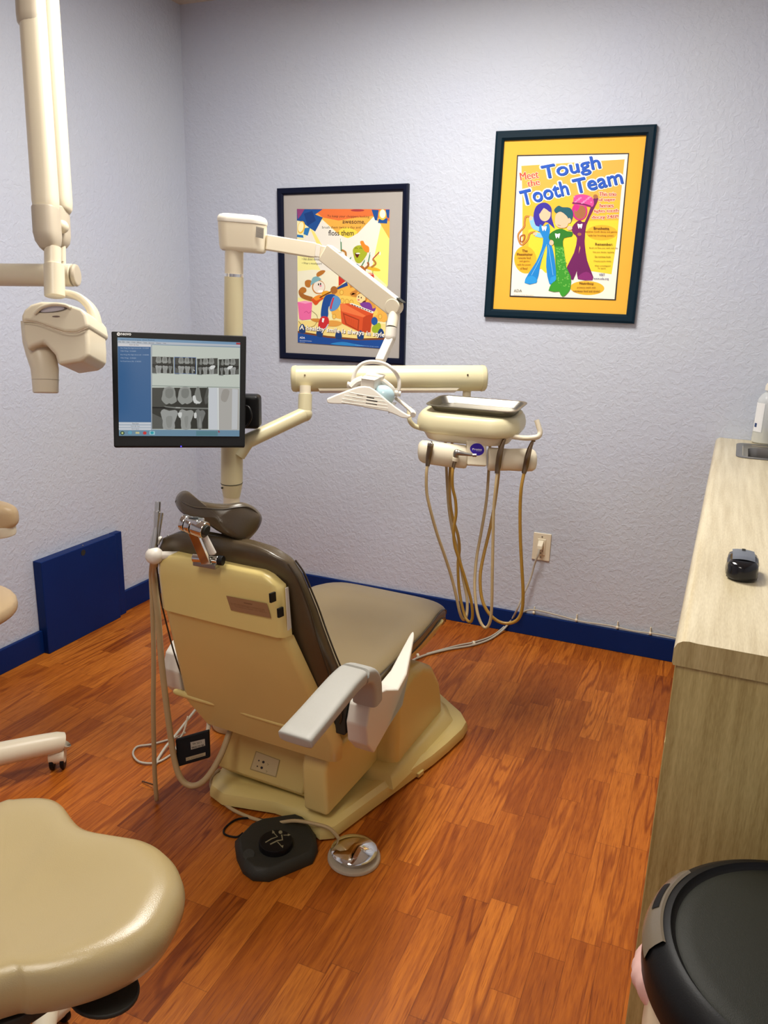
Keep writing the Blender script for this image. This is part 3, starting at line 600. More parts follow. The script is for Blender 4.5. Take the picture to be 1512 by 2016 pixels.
p += [onz(1008, 1218, .06), onz(990, 1240, .015), onz(965, 1258, .006), onz(930, 1270, .006), onz(880, 1279, .006), onz(825, 1294, .006), onz(780, 1320, .006), onz(740, 1350, .006)]
mb = MB(); mb.tube(p, .0042, M_cord, 10, 6); mb.build('cable', t)
mb = MB()
q = [onz(1012, 1210, .05) + V(.01, .0, .01), onz(994, 1232, .02), onz(968, 1252, .006), onz(934, 1264, .006), onz(900, 1271, .006), onz(840, 1287, .006)]
mb.tube([V(-.64, YW - .012, .105)] + q[:1] + q[1:], .0032, M_cord, 8, 6); mb.build('thin_tube', t)
for k, (x, y) in enumerate(((1010, 1211), (932, 1267), (822, 1292))):
    c = onz(x, y, .055 if k == 0 else .006); mb = MB(); mb.cyl(c - V(.003, .003, -.002), c + V(.004, .003, .003), .009, M_ivory, 12); mb.build('cable_tie', t)
# thin cord resting on the baseboard
mb = MB(); pts = [V(-.66, YW - .02, .099), V(-.61, YW - .012, .118), V(-.5, YW - .012, .112), V(-.41, YW - .012, .104), V(-.3, YW - .012, .108), V(-.2, YW - .012, .103), V(-.1, YW - .012, .108), V(-.008, YW - .012, .103)]
mb.tube(pts, .0032, M_cord, 8, 5); tag(mb.build('thin_cord'), 'thin pale blue-grey cord running along top of blue back baseboard', 'cord')
for k, (x, y) in enumerate(((1051.6, 1201), (1135, 1217), (1215.5, 1231), (1280.5, 1242))):
    c = ony(x, y, YW - .008); mb = MB(); mb.box((c.x, YW - .004, .112), (.0045, .008, .034), M_ivory, .001); mb.cyl((c.x - .004, YW - .012, .106), (c.x + .004, YW - .012, .106), .006, M_ivory, 10)
    tag(mb.build('cord_clip'), ['leftmost white cord clip above the blue back baseboard, nearest the hoses', 'second white cord clip from the hoses above the blue back baseboard', 'third white cord clip from the hoses above the blue back baseboard', 'rightmost white cord clip above the blue baseboard, nearest the cabinet'][k], 'clip', 'cord clips above the baseboard')

# ================================================================== MONITOR
tl, tr, br, bl = at(219, 652, 2.17), at(485, 661, 2.245), at(482, 880, 2.235), at(224, 880, 2.165)
cen = (tl + tr + br + bl) / 4
mex = ((tr - tl) + (br - bl)).normalized(); mey = ((tl - bl) + (tr - br)); mn = mex.cross(mey).normalized(); mey = mn.cross(mex).normalized()
if mn.dot(FW) > 0: mn = -mn
mp = lambda x, y: hit(x, y, cen, mn)
corn = [mp(219, 652), mp(485, 661), mp(482, 880), mp(224, 880)]
t = thing('monitor', 'black flat monitor showing dental x-rays, mounted beside the cream post', 'monitor', (cen.x, cen.y, cen.z - .17))
mb = MB(); mb.prism(corn, -mn * .022, M_black, .0035); mb.build('bezel', t)
inn = [mp(219 + 25, 652 + 26), mp(461, 672), mp(461, 858), mp(240, 856)]
mb = MB(); cc = cen - mn * .022
b4 = [cc + (c - cen) * .8 for c in corn]; t4 = [cc - mn * .03 + (c - cen) * .6 for c in corn]
mb.hexa(b4, t4, M_black, .006); mb.build('back_housing', t)
F = Flat(cen + mn * .0006, mex, mey, (200, 630, 4.725), 'glow', .8)
if F.n.dot(mn) < 0: F.n = -F.n
F.poly([(147, 162), (1290, 208), (1282, 1083), (162, 1078)], '#8FA6B8')
F.poly([(147, 162), (1290, 208), (1289, 232), (149, 188)], '#7FA4C4'); F.poly([(149, 188), (1289, 232), (1289, 248), (150, 216)], '#C6CCD4')
F.poly([(150, 216), (458, 228), (458, 250), (151, 244)], '#E4E2E4'); F.poly([(151, 244), (455, 250), (462, 950), (160, 948)], '#3D6A9C')
F.poly([(458, 226), (470, 226), (470, 1022), (462, 1022)], '#AEB6BE')
F.poly([(470, 232), (1288, 258), (1282, 1024), (470, 1018)], '#D3DACF')
for i, y in enumerate((952, 978, 1003)):
    F.poly([(160, y), (460, y + 1), (460, y + 22), (161, y + 21)], '#D9DDE4'); F.text(('New Exam', 'Exams By Type', 'Quick Import')[i], ((285, 272, 280)[i], y + 17), ((345, 355, 350)[i], y + 18), 13, '#333A44')
F.text('Exams By Date', (260, 238), (345, 241), 14, '#444444')
F.text('Digital Advanced Imaging - [Exam Review]', (178, 190), (490, 196), 14, '#2A3C54')
for i, w in enumerate(('File', 'Edit', 'View', 'Image', 'Effects', 'Tools', 'Services', 'Windows', 'Help')):
    x = (158, 193, 232, 280, 330, 388, 438, 508, 572)[i]; F.text(w, (x, 208 + (x - 158) * .035), (x + (22, 22, 28, 34, 40, 34, 50, 46, 28)[i], 209 + (x - 158) * .035), 11, '#30363C')
for x0_, x1_, y, s_ in ((177, 440, 268, 'Bite Wings Film Right Series Left - 9/15/2009'), (175, 320, 296, '4 Bite Wings - 9/15/2009'), (177, 440, 330, 'Bite Wings Film Right Series Left - 3/18/2003'), (175, 320, 360, '4 Bite Wings - 3/18/2003'), (175, 368, 391, 'Full Mouth Series (18) - 3/18/2002')): F.text(s_, (x0_, y), (x1_, y + 3), 13, '#B9CBE0')
F.poly([(1252, 210), (1290, 212), (1290, 230), (1252, 228)], '#B5444A')
def teeth(x0, y0, x1, y1, big=False, flip=False, dy=0.0):
    w, h = x1 - x0, y1 - y0
    q = lambda a, b: (x0 + (1 - a if flip else a) * w, y0 + b * h + dy * a * w)
    F.poly([q(0, 0), q(1, 0), q(1, 1), q(0, 1)], '#35352F')
    F.poly([q(0, 0), q(.2, 0), q(.25, .45), q(0, .5)], '#4B4B45'); F.poly([q(0, .62), q(.2, .75), q(.3, 1), q(0, 1)], '#5E5F5A'); F.poly([q(0, .46), q(1, .50), q(1, .53), q(0, .5)], '#0E0E0D')
    for a, b, c in ((.17, .44, '#9A9C96'), (.455, .72, '#A0A29C'), (.74, .89, '#8A8C86'), (.93, 1.0, '#5A5B56')):
        F.poly([q(a + .05, 0), q(b - .05 if b < 1 else b, 0), q(b - .02 if b < 1 else b, .2), q(b, .33), q((a * .35 + b * .65), .40), q((a + b) / 2, .375), q((a * .7 + b * .3), .41), q(a, .3), q(a + .01, .2)], c, 2)
        F.poly([q(a + .08, .04), q(b - .07 if b < 1 else b, .04), q(b - .07 if b < 1 else b, .2), q((a + b) / 2, .26), q(a + .07, .2)], '#858781', 3)
    for a, b, c in ((.15, .46, '#A6A8A4'), (.475, .745, '#A3A5A0'), (.76, .95, '#7E807C')):
        F.poly([q(a, .6), q(a + .06, .52), q((a + b) / 2, .56), q(b - .05, .54), q(b, .62), q(b - .06, .85), q(b - .06, 1), q(a + .05, 1), q(a + .04, .8)], c, 2)
        F.poly([q(a + .1, .72), q(b - .1, .7), q(b - .12, .95), q(a + .12, .95)], '#969893', 3)
    if big:
        F.poly([q(.2, .445), q(.42, .47), q(1, .49), q(1, .525), q(.42, .505), q(.24, .475)], '#82847E'); F.poly([q(.42, .465), q(.5, .47), q(.5, .505), q(.42, .5)], '#A0A29C')
        for pts in (((.72, .22), (.77, .19), (.79, .3), (.86, .35), (.88, .31), (.85, .38), (.75, .37)), ((.46, .62), (.53, .6), (.52, .72), (.48, .72)), ((.75, .62), (.79, .61), (.79, .73), (.75, .73))): F.poly([q(*p_) for p_ in pts], '#E2E4E0', 2)
teeth(470, 340, 669, 492, dy=.03); F.poly([(676, 343), (880, 349), (880, 504), (677, 498)], '#3A66A8'); teeth(681, 348, 875, 494, dy=.03)
teeth(888, 355, 1080, 502, flip=True, dy=.03); teeth(1090, 361, 1278, 506, flip=True, dy=.03)
F.poly([(1005, 445), (1020, 425), (1056, 425), (1052, 445), (1020, 462)], '#E8EAE6', 2); F.poly([(1168, 450), (1185, 430), (1220, 428), (1212, 448), (1182, 462)], '#E8EAE6', 2)
for x in (472, 680, 892, 1092): F.poly([(x, 492 + (x - 472) * .03), (x + 42, 494 + (x - 472) * .03), (x + 42, 501 + (x - 472) * .03), (x, 499 + (x - 472) * .03)], '#8C928C')
F.poly([(468, 608), (1284, 626), (1284, 633), (468, 616)], '#9AA49C')
teeth(470, 630, 992, 1014, True)
F.poly([(998, 632), (1075, 630), (1080, 1020), (998, 1018)], '#D9DDE2'); F.poly([(1078, 632), (1088, 632), (1090, 1022), (1084, 1022)], '#F2F4F6')
F.poly([(1090, 632), (1280, 640), (1280, 1022), (1092, 1022)], '#BDBAB4'); F.poly([(1130, 650), (1190, 660), (1160, 760), (1110, 740)], '#A9A49C', 3); F.poly([(1215, 640), (1268, 645), (1262, 1018), (1210, 1018)], '#D2D4D6')
F.poly([(162, 1024), (1282, 1030), (1282, 1083), (163, 1078)], '#7498B0'); F.poly([(880, 1032), (1080, 1034), (1080, 1078), (880, 1078)], '#5F8C98')
F.ell(194, 1052, 20, 18, '#2C4A38'); F.ell(194, 1052, 10, 10, '#C8D890'); F.ell(265, 1048, 17, 14, '#5AB6D8'); F.ell(265, 1048, 8, 6, '#8CA4B0'); F.poly([(318, 1040), (352, 1042), (352, 1060), (316, 1058)], '#D8D09A')
F.ell(402, 1052, 17, 15, '#D83A3A'); F.poly([(446, 1034), (496, 1036), (496, 1068), (446, 1066)], '#A9DCE2'); F.ell(470, 1050, 16, 13, '#2CA8B8'); F.poly([(1085, 1028), (1092, 1030), (1102, 1046), (1086, 1048)], '#B0383A')
F.poly([(855, 460), (866, 470), (860, 478)], '#FFFFFF')
F.build('screen', t)
F = Flat(cen + mn * .0006, mex, mey, (200, 630, 4.725))
if F.n.dot(mn) < 0: F.n = -F.n
F.ell(158, 131, 16, 16, '#D8D8D8'); F.text('N', (151, 138), (166, 138), 14, '#202020', .03); F.text('neovo', (178, 142), (274, 145), 22, '#D8D8D8', .02)
F.build('brand_lettering', t)
mb = MB(); c = mp(356.5, 879) + mn * .001; mb.ball(c, .0016, glow('#3B30FF', 6)); mb.build('power_light', t)
# black mounting block and its cable beside the screen
mb = MB(); a = at(492, 812, 2.30); mb.box(a + V(-.02, .02, 0), (.075, .06, .098), M_black, .012, M=Matrix.Rotation(math.radians(22), 4, 'Z')); mb.build('mount_block', t)
mb = MB(); mb.tube([at(478, 798, 2.25), at(490, 802, 2.24), at(495, 820, 2.24), at(488, 836, 2.26), at(478, 845, 2.28)], .0028, M_black, 8, 6); mb.build('cable', t)
P0 = at(455, 900, 2.37)                    # post axis
mb = MB(); mb.tube([cen - mn * .045, cen - mn * .09, V(P0.x, P0.y, cen.z)], .02, M_black, 14, 5); mb.build('mount_arm', t)

# ================================================================== EQUIPMENT POST
PX, PY = P0.x, P0.y
def post(z): return V(PX + .030 * (z - .83) / .75, PY + .0 * z, z)
t = thing('equipment_post', 'tall cream post behind the headrest that carries lamp and delivery arm', 'post', (PX, PY, 0))
mb = MB(); mb.cyl(post(.03), post(.79), .0245, M_ivory, 32); mb.build('lower_pole', t)
mb = MB(); mb.cyl(post(.83), post(.985), .0325, M_cream, 32, bev=.002); mb.cyl(post(.79), post(.83), .0255, M_cream, 32, r2=.0325); mb.cyl(post(.832), post(.834), .0332, M_dark, 32); mb.build('sleeve', t)
c = post(.822) + V(-.012, -.030, 0); mb = MB(); mb.cyl(c, c + V(-.002, -.004, 0), .0028, M_dark, 10); mb.build('set_screw', t)
mb = MB(); mb.cyl(post(.985), post(1.43), .0265, M_cream, 32); mb.build('upper_pole', t)
mb = MB(); mb.cyl(post(1.43), post(1.438), .0262, M_chrome, 32); mb.build('chrome_ring', t)
mb = MB(); mb.cyl(post(0), post(.03), .055, M_cream, 32, bev=.006); mb.build('foot', t)
mb = MB(); mb.tube([post(.742) + Vector((.027 * math.cos(a), .027 * math.sin(a), 0)) for a in [2 * PI * k / 16 for k in range(17)]], .0018, M_ivory, 6, 2); mb.box(post(.742) + V(-.028, -.012, .001), (.008, .006, .006), M_ivory, .001); mb.build('cable_tie', t)
mb = MB(); mb.tube([post(.75) + V(.029, 0, 0), post(.73) + V(.031, -.003, 0), post(.70) + V(.036, -.003, 0), post(.62) + V(.04, 0, 0), post(.4) + V(.03, 0, 0)], .0035, M_black, 8, 4); mb.tube([post(.75) + V(-.026, .01, 0), post(.70) + V(-.036, .01, 0), post(.5) + V(-.04, .0, 0)], .0035, M_black, 8, 4); mb.build('cable', t)

# ================================================================== DENTAL LAMP
t = thing('dental_lamp', 'white dental operating lamp with jointed arm on top of the post', 'lamp', tuple(post(1.438)))
D0 = (post(1.5) - CAMP).dot(FW)
vd = lambda a, b, D: at(a, b, D)
mb = MB(); mb.cyl(post(1.438), post(1.50), .0255, M_ivory, 32); mb.build('stem', t)
o2 = []
bx_dir = (at(524, 470, D0) - at(432, 458, D0)); bx_dir.z = 0; bx_dir.normalize(); by_dir = V(0, 0, 1).cross(bx_dir)
bc = (at(432, 460, D0) + at(524, 470, D0)) / 2; L_ = (at(524, 470, D0) - at(432, 458, D0)).length
def rrect(L, Wd, r, n=6):
    out = []
    for (sx, sy, a0) in ((1, 1, 0), (-1, 1, 90), (-1, -1, 180), (1, -1, 270)):
        for k in range(n + 1):
            a = math.radians(a0 + 90 * k / n); out.append((sx * (L / 2 - r) + r * math.cos(a), sy * (Wd / 2 - r) + r * math.sin(a)))
    return out
hz = at(478, 460, D0).z
def boxring(sc, z, tilt=.05): return [V(bc.x, bc.y, hz + z) + bx_dir * (x * 1) + by_dir * (y * 1) - V(0, 0, 1) * (x * tilt) for x, y in rrect(L_ * sc, .085 * sc, .032 * sc)]
mb = MB(); mb.loft([boxring(.84, -.049), boxring(.93, -.045), boxring(.97, -.036), boxring(1, .022), boxring(1.0, .026)], M_ivory); mb.build('pivot_housing', t)
mb = MB(); mb.loft([boxring(1.02, .0265), boxring(1.03, .033), boxring(1.01, .039), boxring(.94, .045), boxring(.8, .048)], M_white); mb.build('housing_lid', t)
F = Flat(V(bc.x, bc.y, bc.z) - by_dir * .0432, bx_dir, V(0, 0, 1), (400, 340, 3.024))
F.poly([(315, 320), (362, 330), (358, 393), (312, 383)], '#9C968C')
for i in range(7): F.line([(318, 332 + i * 8), (356, 340 + i * 8)], 2, '#6A655E', False)
lb = F.build('rating_label', t)
def bar(mb, a, b, w, h, mat, r=.004, up=V(0, 0, 1)):
    a, b = Vector(a), Vector(b); d = (b - a).normalized(); s_ = d.cross(up).normalized() * w / 2; u_ = d.cross(s_).normalized() * h / 2
    mb.hexa([a - s_ - u_, a + s_ - u_, a + s_ + u_, a - s_ + u_], [b - s_ - u_, b + s_ - u_, b + s_ + u_, b - s_ + u_], mat, r); return mb
A0, A1 = at(522, 477, D0 + .0), at(618, 493, D0 + .06)
A2, A3 = at(640, 497, D0 + .06), at(776, 604, D0 + .02)
mb = MB(); bar(mb, A0, A1, .032, .041, M_ivory, .003); mb.build('first_arm', t)
mb = MB(); bar(mb, A1 + (A1 - A0).normalized() * -.002, A1 + (A1 - A0).normalized() * .012, .040, .036, M_white, .002); bar(mb, A1 + (A1 - A0).normalized() * .014, A2 + (A1 - A0).normalized() * .006, .030, .034, M_ivory, .003); mb.build('elbow', t)
mb = MB(); bar(mb, A2, A3, .034, .051, M_ivory, .003)
mb.build('spring_arm', t)
dA = (A3 - A2).normalized(); uA = dA.cross(dA.cross(V(0, 0, 1))).normalized(); uA = uA if uA.z > 0 else -uA
mb = MB(); bar(mb, A2 + dA * .015 + uA * .0258, A2 + dA * .04 + uA * .0258, .024, .003, M_taupe, .0005); mb.build('arm_cap', t)
mb = MB(); bar(mb, A3 - dA * .005 + uA * .0258, A3 + dA * .018 + uA * .0258, .026, .003, M_dark, .0005); mb.build('arm_cap', t)
mb = MB(); mb.cyl(A3 - dA.cross(uA) * .019, A3 + dA.cross(uA) * .019, .022, M_ivory, 28, bev=.003); mb.build('knuckle', t)
mb = MB(); K0 = at(777, 614, D0 + .02); K1 = at(771, 645, D0 + .01); K2 = at(769, 664, D0 + .01)
mb.cyl(K0, K1, .0155, M_ivory, 24); mb.cyl(K1, K1 + (K2 - K1) * .03, .0160, M_dark, 24); mb.cyl(K1 + (K2 - K1) * .03, K2, .0162, M_white, 24); mb.ball(K2, .016, M_white); mb.build('drop_stem', t)
S0, S1 = at(768, 668, D0 + .01), at(748, 712, D0 - .02)
mb = MB(); bar(mb, S0, S1, .026, .02, M_white, .004); mb.build('strut', t)
LD = D0 - .05
c6 = lambda x, y, D: at(620 + x / 6.3, 690 + y / 6.3, D)
mb = MB(); mb.tube([c6(465, 400, LD - .0), c6(480, 320, LD), c6(520, 230, LD + .0), c6(590, 165, LD), c6(690, 140, LD), c6(800, 150, LD), c6(900, 185, LD), c6(980, 250, LD + .0), c6(1035, 340, LD + .02), c6(1045, 430, LD + .02), c6(1035, 500, LD + .02)], .0052, M_white, 12, 6); mb.build('yoke', t)
for (x, y, dx, dy, D) in ((400, 425, 62, 8, LD), (985, 528, 80, 12, LD + .02)):
    mb = MB(); mb.cyl(c6(x, y, D), c6(x + dx * .55, y + dy * .55, D), .0085, M_white, 20, bev=.001); mb.cyl(c6(x + dx * .6, y + dy * .6, D), c6(x + dx, y + dy, D), .0075, M_white, 20, bev=.001); mb.build('pivot_knob', t)
# fascia with louvres
fo = [(150, 600), (240, 562), (350, 520), (470, 475), (540, 454), (610, 446), (680, 455), (740, 490), (800, 540), (900, 625), (1000, 705), (1080, 760), (1150, 800), (1215, 815), (1150, 845), (1080, 838), (1000, 800), (900, 760), (640, 712), (400, 668), (230, 662), (160, 656), (146, 630)]
mb = MB(); mb.prism([c6(x, y, LD - .045 + .00003 * (x - 150)) for x, y in fo], FW * .012 + V(0, 0, .004), M_white, .003)
mb.build('front_fascia', t, angle=50)
nF = None
mb = MB()
for i, (xa, xb, y) in enumerate(((415, 835, 540), (365, 875, 575), (335, 900, 612), (330, 905, 650))):
    sl = .155
    mb.tube([c6(xa, y - 20 + i * 4, LD - .0455), c6((xa + xb) / 2, y - 14 + (xb - xa) / 2 * sl, LD - .0455), c6(xb, y + (xb - xa) * sl - 18, LD - .0445)], .0016, M_white, 8, 3)
mb.build('louvre_rib', t)
mb = MB()
for i, (x0_, x1_, y) in enumerate(((640, 735, 578), (636, 775, 612), (630, 770, 650))):
    a0, a1 = c6(x0_, y, LD - .0452), c6(x1_, y + (x1_ - x0_) * .16, LD - .0448); mb.tube([a0, a1], .0014, M_black, 6, 1)
for i, (x0_, x1_, y) in enumerate(((520, 600, 552), (465, 600, 580), (460, 600, 618))):
    a0, a1 = c6(x0_, y, LD - .0452), c6(x1_, y + (x1_ - x0_) * .16, LD - .0448); mb.tube([a0, a1], .0012, M_taupe, 6, 1)
mb.build('vent_slots', t)
mb = MB(); mb.tube([c6(1215, 800, LD - .02), c6(1222, 775, LD), c6(1170, 725, LD + .015), c6(1080, 650, LD + .03), c6(1000, 590, LD + .04)], [.0075, .0065, .005, .005], M_white, 10, 6); mb.build('handle_loop', t)
# lamp housing: angular block, side cheeks, glass reflector, underside
f4 = [c6(560, 480, LD - .025), c6(730, 500, LD - .02), c6(735, 370, LD - .025), c6(572, 345, LD - .03)]
bk = [c6(680, 420, LD + .05), c6(850, 440, LD + .05), c6(870, 300, LD + .045), c6(665, 268, LD + .045)]
mb = MB(); mb.hexa(f4, bk, M_white, .004); mb.build('lamp_housing', t)
mb = MB(); mb.hexa([c6(572, 352, LD - .032), c6(738, 375, LD - .027), c6(742, 366, LD - .027), c6(574, 342, LD - .032)], [c6(650, 280, LD + .05), c6(880, 312, LD + .05), c6(868, 296, LD + .05), c6(660, 262, LD + .05)], M_white, .001); mb.build('housing_cover', t)
mb = MB(); mb.tube([c6(450, 465, LD), c6(520, 400, LD + .0), c6(600, 372, LD)], [.012, .014], M_white, 10, 4, ); mb.build('cheek', t)
mb = MB(); mb.tube([c6(835, 380, LD + .03), c6(900, 430, LD + .03), c6(960, 490, LD + .03), c6(995, 560, LD + .03)], [.009, .0095, .008], M_white, 10, 4); mb.build('cheek', t)
mb = MB(); b_ = bmesh.new(); bmesh.ops.create_uvsphere(b_, u_segments=24, v_segments=14, radius=.034)
mb.bm(b_, M_glassb, Matrix.Translation(c6(840, 560, LD + .012)) @ Matrix.Diagonal((1.0, .7, .85, 1))); mb.build('reflector', t)
mb = MB(); mb.hexa([c6(420, 600, LD - .03), c6(960, 750, LD - .015), c6(940, 700, LD + .05), c6(520, 560, LD + .05)], [c6(440, 640, LD - .03), c6(930, 765, LD - .015), c6(1025, 640, LD + .04), c6(520, 600, LD + .05)], M_white, .004); mb.build('lower_tray', t)

# ================================================================== DELIVERY UNIT
t = thing('delivery_unit', 'cream dental delivery unit with long rail arm, control head and instrument bar', 'dental unit', (-.75, 2.35, .95))
sl0 = post(.93)
A = at(488, 868, 2.36); B = at(600, 815, 2.46)
mb = MB(); mb.tube([sl0 + V(.02, 0, -.01), A, B], .0225, M_cream, 24, 1); mb.ball(B, .0235, M_cream); mb.build('lower_arm', t)
mb = MB(); mb.cyl(B, at(601, 776, 2.46), .0215, M_cream, 28, bev=.002); mb.cyl(at(601, 776, 2.46), at(601, 760, 2.46), .0175, M_ivory, 28); mb.build('riser', t)
# rail: long half round housing
ra, rb = at(571, 741, 2.455), at(963, 740, 2.49)
rx = (rb - ra).normalized(); rz = (RT * 0 + UP); rz = (rz - rx * rz.dot(rx)).normalized(); ry = rz.cross(rx).normalized()
if ry.dot(FW) < 0: ry = -ry
HR = .0415
def rail(sc, x): return [ra + rx * x + ry * (.045 + p_[0] * sc) + rz * (p_[1] * sc) for p_ in [(HR * .95 * math.cos(a) * 1.0, HR * math.sin(a)) if math.cos(a) < 0 else (HR * .6 * math.cos(a), HR * math.sin(a)) for a in [2 * PI * k / 36 for k in range(36)]]]
LR = (rb - ra).length
mb = MB(); mb.loft([rail(.985, .016), rail(.985, LR - .016)], M_cream); mb.build('rail_housing', t, angle=50)
for s_, xs in ((0, (.018, .0165, .006, .001, 0)), (1, (LR - .018, LR - .0165, LR - .006, LR - .001, LR))):
    mb = MB(); mb.loft([rail(1.02, xs[0]), rail(1.02, xs[1]), rail(.97, xs[2]), rail(.82, xs[3]), rail(.5, xs[4])], M_cream); mb.build('end_cap', t, angle=50)
for q in ((600, 738.5), (921, 738)):
    c = hit(q[0], q[1], ra + ry * .004, ry); mb = MB(); mb.cyl(c, c + ry * .004, .0028, M_steeld, 10); mb.build('rail_screw', t)
mb = MB(); mb.hexa([ra + rx * .09 + ry * .02 - rz * .042, ra + rx * (LR - .1) + ry * .02 - rz * .042, ra + rx * (LR - .1) + ry * .07 - rz * .042, ra + rx * .09 + ry * .07 - rz * .042], [ra + rx * .085 + ry * .02 - rz * .034, ra + rx * (LR - .09) + ry * .02 - rz * .034, ra + rx * (LR - .09) + ry * .07 - rz * .034, ra + rx * .085 + ry * .07 - rz * .034], M_ivory, .001); mb.build('rail_base', t)
HB = at(919, 770, 2.55)
mb = MB(); mb.cyl(HB, at(920, 755, 2.55), .015, M_ivory, 24); mb.cyl(at(918, 812, 2.545), HB, .0135, M_ivory, 24); mb.build('head_stem', t)
# control head: rounded slab under the tray
zH = 1.035
zz = lambda z: 1.4 - (1.4 - z) * .945
FL, FR_ = onz(826, 846, zz(.985)), onz(1042, 866, zz(.985))
hx = (FR_ - FL).normalized(); hy = V(0, 0, 1).cross(hx).normalized(); WH = (FR_ - FL).length; hc = (FL + FR_) / 2 + hy * .105 - hx * .036
def hr(L, Wd, r, z, dy=0): return [hc + hx * x + hy * (y + dy) + V(0, 0, zz(z) - hc.z + (y + .105) * .10) for x, y in rrect(L, Wd, r, 8)]
WH2 = WH - .012
mb = MB(); mb.loft([hr(WH2 * .94, .20, .07, .975), hr(WH2 * .985, .213, .075, .980), hr(WH2 * 1.0, .218, .078, .990), hr(WH2, .218, .078, 1.002), hr(WH2 * .975, .212, .075, 1.018), hr(WH2 * .92, .20, .068, 1.030), hr(WH2 * .86, .185, .06, 1.034)], M_cream); mb.build('head_cover', t, angle=60)
mb = MB(); mb.loft([hr(WH2 * .72, .15, .05, .944), hr(WH2 * .80, .165, .055, .948), hr(WH2 * .88, .19, .06, .975)], M_ivory); mb.build('head_base', t, angle=60)
# side handles
c3 = lambda x, y, D: at(780 + x / 3.6, 740 + y / 3.6, D)
DH = (FL - CAMP).dot(FW) + .03
mb = MB(); mb.tube([c3(245, 385, DH), c3(190, 375, DH), c3(130, 355, DH), c3(100, 325, DH - .01), c3(92, 290, DH - .01), c3(92, 225, DH)], .0072, M_cream, 12, 6); mb.build('handle', t)
DR = (FR_ - CAMP).dot(FW) + .03
mb = MB(); mb.tube([c3(820, 430, DR + .03), c3(900, 440, DR + .02), c3(950, 440, DR), c3(1005, 430, DR - .01), c3(1020, 400, DR - .01), c3(1010, 360, DR - .01), c3(995, 312, DR - .01)], .0075, M_ivory, 12, 6); mb.build('handle', t)
# instrument bar
DB = DH - .045
mb = MB(); mb.prism([c3(x, y, DB - .022) for x, y in ((500, 455), (640, 460), (642, 640), (503, 632))], FW * .03, M_ivory, .004); mb.build('centre_bracket', t)
def pod(pts, nm):
    mb = MB(); rr = []
    for x, y, r in pts:
        c = c3(x, y, DB); rr.append([c + UP * (math.sin(a) * r) + FW * (math.cos(a) * r * .75) for a in [2 * PI * k / 24 for k in range(24)]])
    mb.loft(rr, M_ivory); return mb.build(nm, t, angle=60)
pod([(152, 535, .006), (156, 535, .019), (165, 535, .027), (185, 535, .033), (215, 541, .0348), (350, 560, .0352), (480, 573, .035), (494, 574, .033), (500, 575, .028)], 'holder_bar')
pod([(646, 590, .028), (652, 590, .033), (662, 590, .035), (800, 594, .0325), (930, 596, .0345), (965, 597, .033), (985, 598, .027), (993, 598, .018), (996, 598, .006)], 'holder_bar')
F = Flat(c3(570, 520, DB - .0225), RT, UP, (780, 740, 3.6))
F.poly([(525, 505), (550, 482), (590, 480), (615, 500), (624, 530), (610, 555), (575, 565), (545, 550), (526, 528)], '#3A22A8', 4); F.text('Promo', (540, 526), (607, 529), 14, '#F4F2FA', .03); F.text('by Healthco', (568, 535), (605, 537), 5, '#F4F2FA')
if F.n.dot(FW) > 0: pass
F.build('logo_plate', t)
# hanging hose paths, each with its own instrument
def inst(name, label, hose, mat, r=.0046, base_pt=None):
    P = [c3(*q) for q in hose]
    tt = thing(name, label, 'handpiece' if name == 'handpiece' else 'instrument', tuple(P[0]), 'instruments in the delivery holder bar')
    mb = MB(); mb.tube(P, r, mat, 12, 7); mb.build('hose', tt); return tt
d0 = DB - .03
def stp(a, b, k): return d0 + (b - d0) * k
h1 = [(223, 625, d0), (214, 700, d0), (217, 830, d0 + .01), (245, 960, d0 + .02), (290, 1120, d0 + .04), (342, 1270, d0 + .06), (390, 1420, d0 + .08), (425, 1560, d0 + .09), (452, 1680, d0 + .10), (478, 1728, d0 + .12), (500, 1690, d0 + .14), (502, 1580, d0 + .16), (475, 1440, d0 + .17), (440, 1250, d0 + .17), (405, 1120, d0 + .17), (375, 950, d0 + .17), (358, 700, d0 + .17), (348, 430, d0 + .17)]
tt = inst('air_water_syringe', 'leftmost instrument in the holder bar, grey syringe with tan hose', h1, M_hose)
mb = MB(); mb.tube([c3(222, 640, d0), c3(228, 590, d0), c3(238, 530, d0 - .005), c3(245, 480, d0 - .008)], [.006, .009, .0095], M_steeld, 14, 4); mb.build('body', tt)
mb = MB(); mb.ball(c3(243, 488, d0 - .01), .008, M_steel, (1, 1, 1.3)); mb.cyl(c3(247, 478, d0 - .01), c3(249, 462, d0 - .012), .003, M_steel, 10); mb.ball(c3(236, 478, d0 - .02), .0032, M_chrome); mb.ball(c3(252, 482, d0 - .02), .0032, M_chrome); mb.build('button_head', tt)
h2 = [(405, 640, d0), (398, 700, d0), (400, 790, d0 + .01), (420, 880, d0 + .02), (424, 980, d0 + .03), (408, 1090, d0 + .04), (415, 1200, d0 + .05), (455, 1330, d0 + .06), (498, 1470, d0 + .07), (532, 1600, d0 + .08), (541, 1700, d0 + .09), (525, 1744, d0 + .10), (492, 1715, d0 + .12), (462, 1610, d0 + .13), (443, 1480, d0 + .14), (438, 1330, d0 + .14), (448, 1230, d0 + .14), (438, 1130, d0 + .14), (402, 1010, d0 + .14), (382, 880, d0 + .14), (380, 700, d0 + .15), (400, 430, d0 + .16)]
tt = inst('handpiece', 'second instrument in the holder bar, chrome angled handpiece pointing right', h2, M_hoseg)
mb = MB(); mb.tube([c3(403, 660, d0), c3(410, 625, d0), c3(420, 600, d0)], [.005, .006], M_steeld, 12, 3); mb.build('coupling', tt)
mb = MB(); mb.cyl(c3(418, 604, d0 - .003), c3(422, 578, d0 - .006), .009, M_ivory, 20, bev=.001); mb.build('collar', tt)
